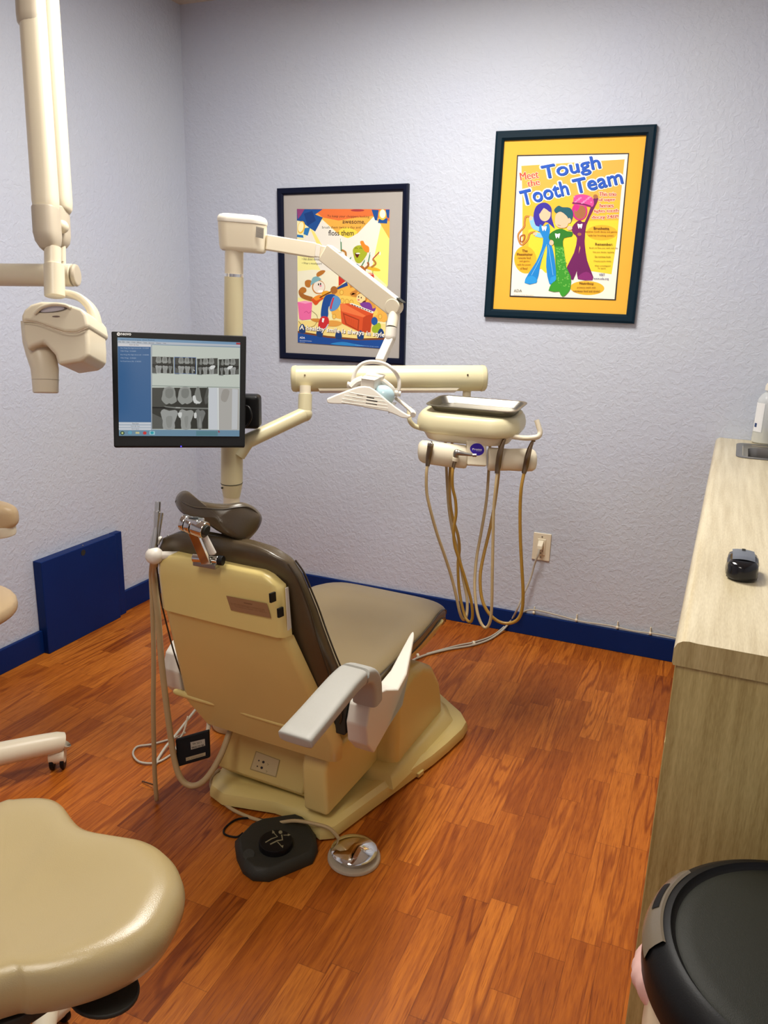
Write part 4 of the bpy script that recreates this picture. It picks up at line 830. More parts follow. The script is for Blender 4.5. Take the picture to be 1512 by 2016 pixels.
mb = MB(); mb.tube([c3(424, 580, d0 - .006), c3(428, 545, d0 - .01), c3(480, 552, d0 - .014), c3(540, 562, d0 - .016)], [.007, .0095, .006, .0035], M_steel, 14, 4); mb.ball(c3(428, 543, d0 - .01), .0095, M_steel); mb.cyl(c3(540, 563, d0 - .016), c3(570, 563, d0 - .018), .005, M_steel, 14, bev=.001); mb.build('body', tt)
h3 = [(716, 690, d0), (704, 800, d0), (691, 950, d0 + .01), (686, 1150, d0 + .02), (681, 1400, d0 + .03), (678, 1600, d0 + .04), (668, 1730, d0 + .05), (637, 1785, d0 + .06), (600, 1750, d0 + .07), (570, 1650, d0 + .08), (556, 1480, d0 + .10), (570, 1290, d0 + .12), (602, 1110, d0 + .13), (640, 880, d0 + .14), (657, 650, d0 + .15), (667, 450, d0 + .16)]
tt = inst('handpiece', 'third instrument in the holder bar, curved bronze-toned handpiece with tan hose', h3, M_hose)
mb = MB(); mb.tube([c3(713, 692, d0), c3(722, 640, d0), c3(733, 560, d0 - .008), c3(748, 500, d0 - .012), c3(770, 445, d0 - .016)], [.0065, .0088, .009, .0072, .0048], M_steeld, 14, 5); mb.build('body', tt)
mb = MB(); mb.cyl(c3(762, 422, d0 - .02), c3(795, 436, d0 - .012), .0042, M_chrome, 14, bev=.001); mb.build('turbine_head', tt)
h4 = [(906, 690, d0), (886, 800, d0), (878, 950, d0 + .01), (880, 1150, d0 + .02), (890, 1350, d0 + .03), (899, 1530, d0 + .04), (893, 1650, d0 + .05), (862, 1725, d0 + .06), (800, 1754, d0 + .07), (725, 1740, d0 + .08), (655, 1680, d0 + .09), (608, 1580, d0 + .10), (595, 1430, d0 + .11), (618, 1280, d0 + .12), (665, 1080, d0 + .13), (702, 880, d0 + .14), (728, 660, d0 + .15), (735, 450, d0 + .16)]
tt = inst('handpiece', 'rightmost instrument in the holder bar, bronze-toned handpiece with amber hose', h4, M_hoseg, .0050)
mb = MB(); mb.tube([c3(904, 692, d0), c3(918, 640, d0), c3(930, 580, d0 - .008), c3(945, 520, d0 - .012), c3(968, 462, d0 - .016)], [.0065, .0088, .009, .0072, .0042], M_steeld, 14, 5); mb.build('body', tt)
mb = MB(); mb.cyl(c3(962, 452, d0 - .02), c3(982, 462, d0 - .012), .0036, M_steeld, 14, bev=.001); mb.build('turbine_head', tt)
mb = MB(); mb.cyl(c3(258, 440, DH + .02), c3(260, 415, DH + .02), .003, M_steeld, 10); mb.build('toggle', t)

# instrument tray
t0, t1 = onz(852, 809, zz(1.042)), onz(1023, 825, zz(1.042))
tx = (t1 - t0).normalized(); tx = (tx * .9 + hx * .1).normalized(); ty = V(0, 0, 1).cross(tx).normalized()
tc_ = (t0 + t1) / 2 + ty * .074 + tx * -.022
def trr(L, Wd, z): return [tc_ + tx * p[0] + ty * p[1] + V(0, 0, zz(z) - tc_.z + (p[1] + .09) * .10) for p in rrect(L, Wd, .030, 5)]
mb = MB(); LT, WT = .276, .145
mb.loft([trr(LT - .05, WT - .05, 1.0365), trr(LT - .03, WT - .03, 1.037), trr(LT - .006, WT - .006, 1.056), trr(LT + .008, WT + .008, 1.0565), trr(LT + .008, WT + .008, 1.0582), trr(LT - .008, WT - .008, 1.0580), trr(LT - .034, WT - .034, 1.0395), trr(LT - .05, WT - .05, 1.039)], grained('tray_steel', (0.27, 0.255, 0.225), 0.33, 0.1, 400, .05, metal=1.0))
tag(mb.build('instrument_tray', angle=25), 'empty stainless steel instrument tray on top of the delivery head', 'tray')

# ================================================================== DENTAL CHAIR
t = thing('dental_chair', 'reclining dental chair in taupe vinyl with cream shell and low cream base', 'dental chair', tuple(CO))
# base plate with raised wings
bo = [(-.235, .12), (-.226, .04), (-.205, .005), (-.15, -.012), (.0, .026), (.10, .026), (.135, .0), (.165, -.01), (.195, .012), (.21, .08), (.225, .15), (.25, .26), (.275, .37), (.295, .45), (.310, .54), (.322, .64), (.318, .69), (.28, .74), (.15, .84), (0, .86), (-.15, .84), (-.28, .74), (-.322, .66), (-.31, .52), (-.285, .4), (-.255, .25)]
def oring(pts, k, z, c=(0, .42), du=0): return [ch(c[0] + (a - c[0]) * k, c[1] + (b - c[1]) * k + du, z) for a, b in pts]
mb = MB(); mb.loft([oring(bo, .97, .006), oring(bo, 1.0, .008), oring(bo, 1.0, .026), oring(bo, .985, .040), oring(bo, .93, .050), oring(bo, .86, .047), oring(bo, .80, .040)], M_shell)
mb.build('base_plate', t, angle=40)
mb = MB(); mb.loft([oring(bo, .95, 0), oring(bo, .95, .008)], M_black); mb.build('base_skirt', t)
c = ch(.279, .385, .012); mb = MB(); mb.box(c, (.012, .03, .014), M_shell, .002, M=Matrix.Rotation(-math.radians(12), 4, 'Z')); mb.build('base_clip', t)
# pedestal cover (tall rounded housing at the foot side)
def sidep(mb, prof, s0, s1, mat, r): return mb.prism([ch(s0, u, z) for u, z in prof], CS * (s1 - s0), mat, r, 4)
mb = MB(); sidep(mb, [(.30, .03), (.30, .30), (.42, .325), (.50, .315), (.58, .27), (.645, .19), (.67, .12), (.685, .03)], -.24, .235, M_shell, .03); mb.build('pedestal_cover', t, angle=50)
mb = MB(); mb.loft([oring([(-.26, .25), (.25, .25), (.27, .45), (.275, .66), (.22, .74), (-.22, .74), (-.27, .66), (-.27, .45)], k, z, (0, .5)) for k, z in ((1.03, .035), (1.0, .05), (.95, .065), (.9, .075))], M_shell); mb.build('pedestal_skirt', t, angle=50)
mb = MB(); sidep(mb, [(.012, .065), (.0, .20), (.012, .235), (.05, .245), (.52, .245), (.57, .21), (.58, .09), (.55, .06)], .10, .175, M_shell, .012); mb.build('lift_arm_cover', t, angle=50)
mb = MB(); sidep(mb, [(.20, .06), (.14, .30), (.35, .36), (.55, .33), (.55, .06)], -.16, .12, M_shell, .012); mb.build('lift_arm', t)
# rear junction box
def q4(s0, s1, u0, u1, z): return [ch(s0, u0, z), ch(s1, u0, z), ch(s1, u1, z), ch(s0, u1, z)]
mb = MB(); mb.hexa(q4(-.212, .074, .050, .24, .074), q4(-.158, .128, .055, .24, .255), M_shell, .008)
mb.hexa(q4(-.185, .085, .075, .24, .052), q4(-.210, .073, .052, .24, .076), M_shell, .003); mb.build('junction_box', t)
mb = MB(); mb.hexa(q4(.074, .118, .06, .30, .064), q4(.104, .150, .06, .30, .25), M_shell, .006); mb.build('side_cover', t)
F = Flat(ch(-.2, .049, .08), CS, (ch(-.158, .0535, .255) - ch(-.212, .0485, .074)), (400, 1200, 2.7))
F.poly([(280, 752), (408, 800), (388, 893), (248, 850)], '#A89868'); F.poly([(284, 757), (403, 802), (384, 887), (254, 846)], '#CDBD90')
for x, y, r_ in ((296, 803, 4), (320, 811, 7), (288, 833, 4), (311, 841, 7)): F.ell(x, y, r_, r_, '#2E2C30')
for x, y in ((340, 818), (333, 855)): F.line([(x, y), (x + 8, y + 6), (x, y + 10)], 2, '#8E7F58')
F.build('service_panel', t)
mb = MB(); mb.box(ch(.165, .03, .205), (.006, .01, .028), M_black, .002); mb.build('release_lever', t)

# backrest: shell, upholstery
def back_u(z): return -.203 + (.80 - z) * .12 - (.006 if z < .70 else .006) if z > .655 else -.184 + (.655 - z) * .40
Z_ = [.262, .268, .285, .33, .40, .48, .56, .64, .652, .656, .70, .75, .78, .797, .806]
def shw(z):     # half widths of the shell (left, right)
    if z > .654: h = .174 + (.80 - z) * .03; return h, h
    h = .176 + (.654 - z) * .185; return h, h
rings = []
for z in Z_:
    l, r_ = shw(z); u = back_u(z); k = 0.0
    if z > .77: k = ((z - .77) / .036) ** 2 * .05
    if z < .33: k = ((.33 - z) / .068) ** 1.0 * .05
    l -= k * 1.0; r_ -= k * .55 if z < .33 else k
    dpt = .032 if z > .656 else .03; fr = u + dpt; u += (k * .25 if z > .77 else 0)
    e = .016
    rings.append([ch(-l, fr, z), ch(-l, u + e * 1.6, z), ch(-l + e * .35, u + e * .5, z), ch(-l + e * 1.3, u, z), ch(0, u - .002, z), ch(r_ - e * 1.3, u, z), ch(r_ - e * .35, u + e * .5, z), ch(r_, u + e * 1.6, z), ch(r_, fr, z)])
mb = MB(); mb.loft(rings, M_shell); mb.build('backrest_shell', t, angle=50)
# shallow moulded steps of the shell
mb = MB()
for s0, s1, sg in ((-.188, -.085, 1), (.035, .182, 1)):
    b4 = [ch(s0, back_u(.663) - .001, .663), ch(s1, back_u(.663) - .001, .663), ch(s1, back_u(.654) - .0005, .653), ch(s0, back_u(.654) - .0005, .653)]
for a, b, zc in (((-.262), (-.125), .352), ((-.04), (.165), .352)):
    mb = MB(); mb.tube([ch(a, back_u(zc) + .006, zc), ch(a + .015, back_u(zc) + .0055, zc), ch(b - .015, back_u(zc) + .0055, zc), ch(b, back_u(zc) + .007, zc)], [.004, .009, .009, .005], M_shell, 10, 4); mb.build('moulded_ridge', t, angle=60)
F = Flat(ch(0, back_u(.70) - .0035, .70), CS, ch(0, back_u(.74), .74) - ch(0, back_u(.68), .68), (260, 940, 3.78))
F.poly([(700, 880), (1003, 938), (1034, 1048), (735, 988)], M_label)
F.text('WARNING', (830, 937), (893, 949), 9, '#4A2C1C', .02)
for i, (tx, x0_, x1_) in enumerate((('DO NOT OVERLOAD BACKREST OR HEADREST SECTION', 735, 985), ('DO NOT PLACE HEAVY OBJECTS ON THE CHAIR BACK', 737, 990), ('OR SERIOUS INJURY MAY RESULT', 765, 1000))):
    F.text(tx, (x0_, 938 + i * 10 + (x0_ - 735) * .2), (x1_, 938 + i * 10 + (x1_ - 735) * .2), 6, '#5A3A26')
lb = F.build('warning_label', t); lb['label'] = 'brown warning label on the chair back'
pl_ = [ch(.1757, back_u(z) + du, z) for z, du in ((.775, .020), (.775, .031), (.672, .031), (.672, .016))]
mb = MB(); mb.prism(pl_, CS * .0022, M_white, .0005, 1); mb.build('slotted_strip', t)
for x, y in ((1052, 888), (1110, 1000)):
    p = ch(.176, 0, 0); c = hit(260 + x / 3.78, 940 + y / 3.78, ch(.1775, 0, 0), CS); mb = MB(); mb.hexa([c + CU * -.010 + V(0, 0, -.011) - CS * .004, c + CU * .010 + V(0, 0, -.013) - CS * .004, c + CU * .010 + V(0, 0, -.013) + CS * .0012, c + CU * -.010 + V(0, 0, -.011) + CS * .0012], [c + CU * -.012 + V(0, 0, .011) - CS * .004, c + CU * .008 + V(0, 0, .009) - CS * .004, c + CU * .008 + V(0, 0, .009) + CS * .0012, c + CU * -.012 + V(0, 0, .011) + CS * .0012], M_black, .001); mb.build('bracket_slot', t)
# upholstered back cushion
prof = [(.40, .240, -.065, .045, .8), (.43, .247, -.075, .05, 1), (.50, .243, -.098, .014, 1), (.58, .235, -.122, -.032, 1), (.66, .226, -.146, -.070, 1), (.72, .218, -.158, -.095, 1), (.77, .208, -.170, -.115, 1), (.81, .196, -.180, -.125, 1), (.838, .178, -.184, -.133, 1), (.852, .150, -.180, -.142, 1), (.858, .11, -.172, -.15, 1)]
rings = []
for z, hw, u0, u1, k in prof:
    r = []
    for i in range(36):
        a = 2 * PI * i / 36; cx, sx = math.cos(a), math.sin(a); n = .42
        r.append(ch(hw * math.copysign(abs(cx) ** n, cx), (u0 + u1) / 2 + (u1 - u0) / 2 * math.copysign(abs(sx) ** .7, sx), z + (.022 if 0 else 0) - .012 * (abs(cx) ** 3)))
    rings.append(r)
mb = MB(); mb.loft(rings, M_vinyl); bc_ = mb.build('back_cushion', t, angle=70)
for sg in (-1, 1):
    for k in (0, 1):
        pts = [ch(sg * hw * (1.0 if k else .995), (u0 * (.82 if not k else .28) + u1 * (.18 if not k else .72)), z - .010) for z, hw, u0, u1, kk in prof[:-2]]
        mb = MB(); mb.tube(pts, .0022, M_pip, 6, 4); mb.build('piping', bc_)
# seat cushion
def seat_prof(u):  # centre height, half width, thickness
    P_ = [(.00, .455, .246, .070), (.05, .455, .250, .074), (.15, .458, .251, .075), (.30, .460, .250, .075), (.42, .461, .248, .075), (.52, .461, .240, .075), (.60, .458, .228, .075), (.66, .450, .218, .08), (.71, .436, .210, .085), (.745, .412, .204, .09), (.765, .380, .196, .07)]
    for i in range(len(P_) - 1):
        if P_[i][0] <= u <= P_[i + 1][0]:
            k = (u - P_[i][0]) / (P_[i + 1][0] - P_[i][0]); return [P_[i][j] * (1 - k) + P_[i + 1][j] * k for j in (1, 2, 3)]
    return P_[-1][1:]
rings = []; edge = {-1: [], 1: []}
us = [.0, .006, .02] + [.05 + .7 * i / 28 for i in range(29)] + [.758, .765]
for u in us:
    h, hw, th = seat_prof(u); e = 1.0
    if u < .02: e = .9 + .1 * u / .02
    if u > .745: e = 1 - (u - .745) / .02 * .08
    r = []
    for i in range(40):
        a = 2 * PI * i / 40; cx, sx = math.cos(a), math.sin(a)
        r.append(ch(hw * e * math.copysign(abs(cx) ** .38, cx), u, h - th / 2 + th / 2 * e * math.copysign(abs(sx) ** .55, sx) - .006 * (1 - min(1, abs(cx) ** .38 * 1.05)) * 0))
    rings.append(r)
    for sg in (-1, 1): edge[sg].append(ch(sg * (hw * e + .0005), u, h - th * .30))
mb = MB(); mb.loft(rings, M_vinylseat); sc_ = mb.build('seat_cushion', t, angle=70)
for sg in (-1, 1):
    mb = MB(); mb.tube(edge[sg], .0024, M_pip, 6, 1); mb.build('piping', sc_)
    mb = MB(); mb.tube([p_ + V(0, 0, -.028) for p_ in edge[sg]], .0016, M_pip, 6, 1); mb.build('piping', sc_)
mb = MB(); mb.hexa(q4(-.20, .20, .02, .60, .33), q4(-.235, .235, .0, .66, .40), M_shell, .01); mb.build('seat_frame', t)
# armrest brackets (pointed white wings) and armrests
def bracket(sg):
    pr = [(-.035, .345), (-.045, .40), (-.03, .445), (.0, .468), (.06, .452), (.13, .420), (.20, .430), (.33, .492), (.24, .40), (.15, .365), (.08, .335), (.0, .305)]
    mb = MB(); b0 = .252 if sg > 0 else -.252
    n = len(pr); ins = .012
    out = [ch(sg * (.312 - .05 * max(0, (u - .15) / .2) ** 1.2), u, z) for u, z in pr]; inn_ = [ch(sg * (.255 + .003 * k / n), u, z) for k, (u, z) in enumerate(pr)]
    b = bmesh.new(); A_ = [b.verts.new(p) for p in out]; B_ = [b.verts.new(p) for p in inn_]
    b.faces.new(A_); b.faces.new(B_[::-1])
    for k in range(n): b.faces.new([A_[k], B_[k], B_[(k + 1) % n], A_[(k + 1) % n]])
    bmesh.ops.recalc_face_normals(b, faces=b.faces)
    bmesh.ops.bevel(b, geom=[e for e in b.edges if e.calc_face_angle(0) > .5], offset=.005, segments=3, profile=.5, affect='EDGES', clamp_overlap=True)
    mb.bm(b, M_white); return mb.build('armrest_bracket', t, angle=45)
bracket(1); bracket(-1)
def armrest(sg):
    path = [(-.385, .553, .325), (-.37, .556, .325), (-.30, .562, .322), (-.22, .570, .318), (-.16, .574, .315), (-.11, .570, .312), (-.07, .552, .310), (-.045, .522, .308), (-.035, .490, .306), (-.03, .465, .305)]
    P = catmull([ch(sg * s_, u, z) for u, z, s_ in path], 4); rings = []
    for i, p in enumerate(P):
        T = (P[min(i + 1, len(P) - 1)] - P[max(i - 1, 0)]).normalized(); N = T.cross(CS).normalized()
        if N.z < 0 and i < 20: N = -N
        k = i / (len(P) - 1); w = .039 - .006 * k; h = .013 + .010 * k; e = 1
        if i == 0: e = .7
        elif i == 1: e = .92
        rings.append([p + CS * (w * e * math.copysign(abs(math.cos(a)) ** .35, math.cos(a))) + N * (h * e * math.copysign(abs(math.sin(a)) ** .55, math.sin(a))) for a in [2 * PI * j / 28 for j in range(28)]])
    mb = MB(); mb.loft(rings, M_alu); return mb.build('armrest', t, angle=60)
armrest(1)
mb = MB(); mb.hexa(q4(.222, .253, -.045, .03, .36), q4(.222, .253, -.045, .02, .45), M_dark, .004); mb.build('hinge', t)

# headrest: butterfly pillow, chrome joint and slide bar
nrm = (CU * -.80 + V(0, 0, -.60)).normalized()          # back of the pillow faces backwards and down
hs = CS.copy(); hu = nrm.cross(hs).normalized(); hu = hu if hu.z > 0 else -hu
HO = [(345, 990), (348, 976), (358, 967), (370, 967), (381, 976), (391, 984), (405, 988), (425, 991), (446, 992), (462, 990), (478, 989), (495, 995), (509, 1006), (516, 1020), (511, 1037), (499, 1053), (484, 1066), (468, 1064), (448, 1056), (426, 1044), (406, 1030), (388, 1021), (370, 1017), (354, 1006)]
nh = len(HO); HO2 = []
for i in range(nh):
    p0, p1, p2, p3 = [Vector((*HO[q % nh], 0)) for q in (i - 1, i, i + 1, i + 2)]
    for j in range(3):
        q = j / 3; r_ = 0.5 * ((2 * p1) + (p2 - p0) * q + (2 * p0 - 5 * p1 + 4 * p2 - p3) * q * q + (3 * p1 - p0 - 3 * p2 + p3) * q ** 3); HO2.append((r_.x, r_.y))
hcx, hcy = 432, 1019
def hD(x): return 1.78 + .050 * ((x - 424) / 85) ** 2 - .02 * (x - 432) / 85
def hring(k, dd): return [at(hcx + (x - hcx) * k, hcy + (y - hcy) * k, hD(hcx + (x - hcx) * k) + dd) for x, y in HO2]
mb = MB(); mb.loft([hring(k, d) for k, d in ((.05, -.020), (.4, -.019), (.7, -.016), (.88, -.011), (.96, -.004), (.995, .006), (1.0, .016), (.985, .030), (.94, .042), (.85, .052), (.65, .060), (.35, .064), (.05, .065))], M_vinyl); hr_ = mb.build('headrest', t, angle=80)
mb = MB(); P = [at(x, y, hD(x) - .0005 + e) for x, y, e in ((346, 988, .008), (352, 984, .0), (366, 992, -.013), (385, 999, -.018), (410, 1001, -.018), (440, 1003, -.017), (465, 999, -.015), (485, 998, -.012), (500, 1005, -.008), (511, 1017, .003))]
mb.tube(P, .0022, M_pip, 6, 5); mb.build('piping', hr_)
j0, j1 = at(366, 1030, 1.715), at(402, 1043, 1.70)
jd = (j1 - j0).normalized()
mb = MB(); mb.cyl(j0 - jd * .008, j0 + jd * .004, .0185, M_chrome, 32, bev=.002); mb.cyl(j0 + jd * .006, j0 + jd * .020, .019, M_chrome, 32, bev=.002); mb.cyl(j0 + jd * .022, j1 + jd * .004, .0185, M_chrome, 32, bev=.002); mb.cyl(j1 + jd * .004, j1 + jd * .008, .011, M_dark, 24)
mb.box((j0 + j1) / 2 + V(0, 0, .010), (.036, .028, .018), M_chrome, .004, M=Matrix.Rotation(-TH, 4, 'Z')); mb.build('headrest_joint', t)
mb = MB(); mb.box((j0 + j1) / 2 + V(0, -.004, .0185), (.018, .012, .003), M_black, .001); mb.build('release_button', t)
mb = MB(); mb.tube([(j0 + j1) / 2 + FW * .005, (j0 + j1) / 2 + FW * .04 + UP * .006], .014, M_black, 16, 1); mb.build('headrest_mount', t)
g0, g1 = at(379, 1044, 1.71), at(407, 1110, 1.735)
mb = MB(); bar(mb, g0, g1, .030, .007, M_chrome, .001, up=nrm); mb.build('slide_bar', t)
mb = MB(); bar(mb, at(400, 1053, 1.715), at(420, 1092, 1.73), .020, .010, M_white, .004, up=nrm); mb.build('slide_cover', t)
mb = MB(); a, b = at(381, 1098, 1.76), at(430, 1103, 1.745); mb.cyl(a, b, .010, M_chrome, 20, bev=.001); mb.cyl(b, b + (b - a).normalized() * .012, .011, M_black, 20, bev=.001); mb.box((a + b) / 2 + V(0, 0, -.012), (.06, .018, .012), M_steel, .002); mb.build('slide_clamp', t)

# ================================================================== ASSISTANT'S SUCTION HOLDER
sc0 = at(304, 1094, 1.84)
t = thing('suction_holder', 'white ball-jointed holder with suction tips at left edge of the chair back', 'suction holder', tuple(sc0))
mb = MB(); mb.ball(sc0, .021, M_white, (1, 1, .95)); mb.build('ball_joint', t)
mb = MB(); mb.tube([sc0, sc0 + CS * .03 + CU * .02, sc0 + CS * .07 + CU * .04], .010, M_white, 12, 4); mb.build('bracket_arm', t)
D3 = (sc0 - CAMP).dot(FW)
c9 = lambda x, y, d=0: at(x / 3.78 + 260, y / 3.78 + 940, D3 + d)
mb = MB(); mb.tube([c9(150, 545), c9(165, 470), c9(180, 370)], [.0095, .0088, .006], M_silver, 20, 3); mb.tube([c9(180, 370), c9(187, 265), c9(190, 258)], [.0055, .008, .0082], M_silver, 20, 3); mb.cyl(c9(190, 258), c9(192, 180), .0068, M_silver, 20, bev=.001); mb.cyl(c9(190, 232), c9(191, 226), .0072, M_silver, 20); mb.build('suction_valve', t)
mb = MB(); mb.tube([c9(212, 300, .02), c9(205, 330, .02), c9(195, 420, .02), c9(190, 500, .02)], [.006, .0065, .005, .005], M_silver, 14, 3); mb.cyl(c9(212, 300, .02), c9(216, 262, .02), .006, M_silver, 14); mb.build('saliva_ejector_valve', t)
mb = MB(); mb.cyl(c9(130, 555), c9(165, 545), .010, M_white, 16, bev=.002); mb.cyl(c9(195, 460, .02), c9(215, 470, .02), .009, M_white, 16, bev=.002); mb.build('holder_cup', t)
hA = [sc0 + V(-.004, 0, -.008), ch(-.272, -.11, .70), ch(-.283, -.10, .60), ch(-.288, -.10, .47), ch(-.30, -.10, .30), ch(-.312, -.095, .12), ch(-.316, -.09, .03), ch(-.325, -.08, .008)]
mb = MB(); mb.tube(hA, .0062, M_hose, 12, 6); mb.build('thin_hose', t)
hB = [sc0 + V(.004, 0, -.008), ch(-.262, -.11, .70), ch(-.266, -.10, .58), ch(-.262, -.10, .45), ch(-.250, -.10, .30), ch(-.236, -.10, .18), ch(-.215, -.10, .122), ch(-.185, -.09, .105), ch(-.155, -.07, .125), ch(-.135, -.03, .18), ch(-.13, .02, .25), ch(-.125, .08, .30)]
mb = MB(); mb.tube(hB, .0082, M_hose, 14, 6); mb.build('thick_hose', t)
mb = MB(); mb.cyl(onz(303, 1545, .012) - V(.0, .0, 0), onz(280, 1538, .004), .0022, M_steeld, 8); mb.build('hose_end', t)
# hanging black controller plate
d4 = 2.13
t = thing('controller_plate', 'black hanging control box with two pale stickers, beside the chair base', 'control box', tuple(at(380, 1475, d4)))
cor = [at(345, 1456, d4), at(411, 1437, d4 + .0), at(413, 1492, d4), at(348, 1511, d4)]
mb = MB(); mb.prism(cor, FW * .014, M_black, .004); mb.build('case', t)
pn = (cor[1] - cor[0]).cross(cor[3] - cor[0]).normalized(); pn = -pn if pn.dot(FW) > 0 else pn
F = Flat(cor[0] + pn * .0003, cor[1] - cor[0], cor[0] - cor[3], (0, 1420, 3.287))
if F.n.dot(pn) < 0: F.n = -F.n
F.poly([(1232, 136), (1325, 114), (1328, 158), (1236, 184)], '#A8A090'); F.poly([(1202, 236), (1330, 200), (1330, 222), (1204, 258)], '#A09070')
F.text('SN 2211', (1248, 153), (1305, 140), 12, '#3A3630', .02); F.text('8B00150 BK', (1242, 178), (1325, 158), 12, '#3A3630', .03); F.text('I.S. equipment', (1212, 254), (1318, 224), 12, '#5A5040')
F.build('sticker', t)
mb = MB(); mb.tube([at(409, 1440, d4 + .01), at(411, 1425, d4 + .03), at(410, 1400, d4 + .06)], .006, M_ivory, 10, 4); mb.tube([at(352, 1456, d4 + .01), at(362, 1440, d4 + .02), at(370, 1410, d4 + .04)], .0025, M_ivory, 8, 4); mb.build('hanger_cord', t)
mb = MB(); P = [onz(368, 1418, .02) + V(.03, .06, .06), onz(345, 1448, .03), onz(325, 1472, .02), onz(308, 1500, .006), onz(303, 1520, .006)]
mb.tube(P, .0042, M_cord, 10, 6)
mb.tube([onz(365, 1442, .02), onz(345, 1452, .006), onz(300, 1465, .006), onz(270, 1470, .006), onz(262, 1485, .006), onz(275, 1500, .006), onz(305, 1502, .006), onz(330, 1490, .006), onz(345, 1476, .006), onz(352, 1452, .03)], .0032, M_cord, 10, 6)
tag(mb.build('looped_cord'), 'looped cream cord lying on the floor left of the chair base', 'cord')

# ================================================================== FOOT CONTROLS
t = thing('foot_control', 'dark rubber foot control with a round pictogram button on the floor', 'foot control', tuple(ch(.1, -.12, 0)))
fo = [onz(x, y, 0) for x, y in ((462, 1668), (492, 1637), (516, 1626), (585, 1616), (600, 1622), (622, 1655), (626, 1680), (616, 1702), (530, 1738), (497, 1736), (478, 1722), (466, 1696))]
fc = sum(fo, V(0, 0, 0)) / len(fo)
rg = lambda k, z: [fc + (p - fc) * k + V(0, 0, z) for p in fo]
mb = MB(); mb.loft([rg(.98, 0), rg(1.0, .004), rg(.99, .018), rg(.90, .030), rg(.84, .033)], M_dark); mb.build('body', t, angle=50)
kc = onz(543, 1654, .05)
mb = MB(); mb.cyl(V(kc.x, kc.y, .028), V(kc.x, kc.y, .05), .043, M_black, 40, bev=.004); mb.build('button', t)
mb = MB(); mb.cyl(V(*onz(490, 1682, .034)) - V(0, 0, .004), onz(490, 1682, .0365), .015, M_dark, 24, bev=.001); mb.build('side_button', t)
F = Flat(V(0, 0, .0503), V(1, 0, 0), V(0, 1, 0), (420, 1580, 4.2))
F.line([(430, 330), (480, 300), (530, 282), (490, 240)], 9, '#8A8468', False); F.line([(470, 345), (530, 315), (572, 308), (565, 265)], 11, '#8A8468', False); F.ell(555, 245, 16, 14, '#8A8468'); F.line([(580, 270), (630, 268)], 6, '#8A8468', False)
F.line([(530, 325), (568, 365)], 7, '#8A8468', False); F.poly([(555, 358), (580, 352), (574, 376)], '#8A8468'); F.poly([(616, 256), (640, 267), (616, 278)], '#8A8468'); F.poly([(488, 228), (510, 245), (486, 258)], '#8A8468')
F.build('pictogram', t)
mb = MB(); mb.tube([onz(538, 1622, .02), onz(510, 1612, .004), onz(470, 1612, .004), onz(445, 1628, .004), onz(442, 1642, .004), onz(465, 1648, .004), onz(478, 1640, .006)], .0028, M_black, 8, 6); mb.build('cable', t)
dc = onz(697, 1690, 0)
t = thing('foot_pedal', 'round chrome dome foot pedal on a pale disc base', 'foot pedal', (dc.x, dc.y, 0))
Mt = Matrix.Translation((dc.x, dc.y, 0))
mb = MB(); mb.lathe([(.0, 0), (.066, 0), (.068, .002), (.068, .007), (.066, .010), (.0, .010)], M_taupe, Mt, 56); mb.build('base_disc', t)
mb = MB(); mb.lathe([(.0, .010), (.048, .010), (.048, .022), (.058, .024), (.060, .027), (.057, .031), (.045, .037), (.026, .043), (.010, .046), (0, .0465)], M_chrome, Mt, 64); mb.build('dome', t, angle=50)
mb = MB(); mb.tube([onz(670, 1655, .02), onz(650, 1632, .05), onz(620, 1622, .055), onz(580, 1616, .05), onz(540, 1620, .02), onz(500, 1612, .005), onz(455, 1592, .005), onz(425, 1565, .005), onz(415, 1545, .01), onz(420, 1528, .03), onz(432, 1515, .05)], .0048, M_hose, 10, 6)
mb.build('hose', t)
mb = MB(); mb.box(onz(845, 1247, .005), (.05, .03, .01), M_clear, .003); tag(mb.build('clear_clip'), 'small clear plastic piece on the floor beneath the chair toe', 'plastic clip')

# ================================================================== X-RAY UNIT
DX = 1.92
X = lambda x, y, d=0: at(x / 2.52, y / 2.52, DX + d)
t = thing('xray_unit', 'cream wall-mounted dental x-ray head on a folding arm, upper left', 'x-ray machine', tuple(at(-60, 540, DX + .1)))
def rbar(mb, a, b, w, d, mat, r, taper=1.0, up=None):
    a, b = Vector(a), Vector(b); dd = (b - a).normalized(); s_ = dd.cross(FW).normalized(); f_ = dd.cross(s_).normalized(); rings = []
    L = (b - a).length
    for k, (t_, e) in enumerate(((0, .55), (.004, .8), (.012, .95), (.03, 1), (L - .03, 1), (L - .012, .95), (L - .004, .8), (L, .55))):
        q = taper ** (t_ / L)
        rings.append([a + dd * t_ + s_ * (w / 2 * e * q * math.copysign(abs(math.cos(g)) ** .7, math.cos(g))) + f_ * (d / 2 * e * q * math.copysign(abs(math.sin(g)) ** .7, math.sin(g))) for g in [2 * PI * j / 28 for j in range(28)]])
    mb.loft(rings, mat); return mb
px = 1 / 2.52 * DX / FPX
mb = MB(); rbar(mb, X(142, -220), X(230, 1060), 122 * px, .055, M_xray, .01); mb.build('front_arm', t, angle=60)
mb = MB(); rbar(mb, X(215, -220, .07), X(300, 1060, .07), 118 * px, .055, M_xray, .01); mb.build('rear_arm', t, angle=60)
mb = MB(); rbar(mb, X(138, -300), X(158, 146), 132 * px, .062, M_taupe, .01); mb.build('upper_sleeve', t, angle=60)
mb = MB(); rbar(mb, X(196, -300, .07), X(212, 210, .07), 126 * px, .062, M_taupe, .01); mb.build('upper_sleeve', t, angle=60)
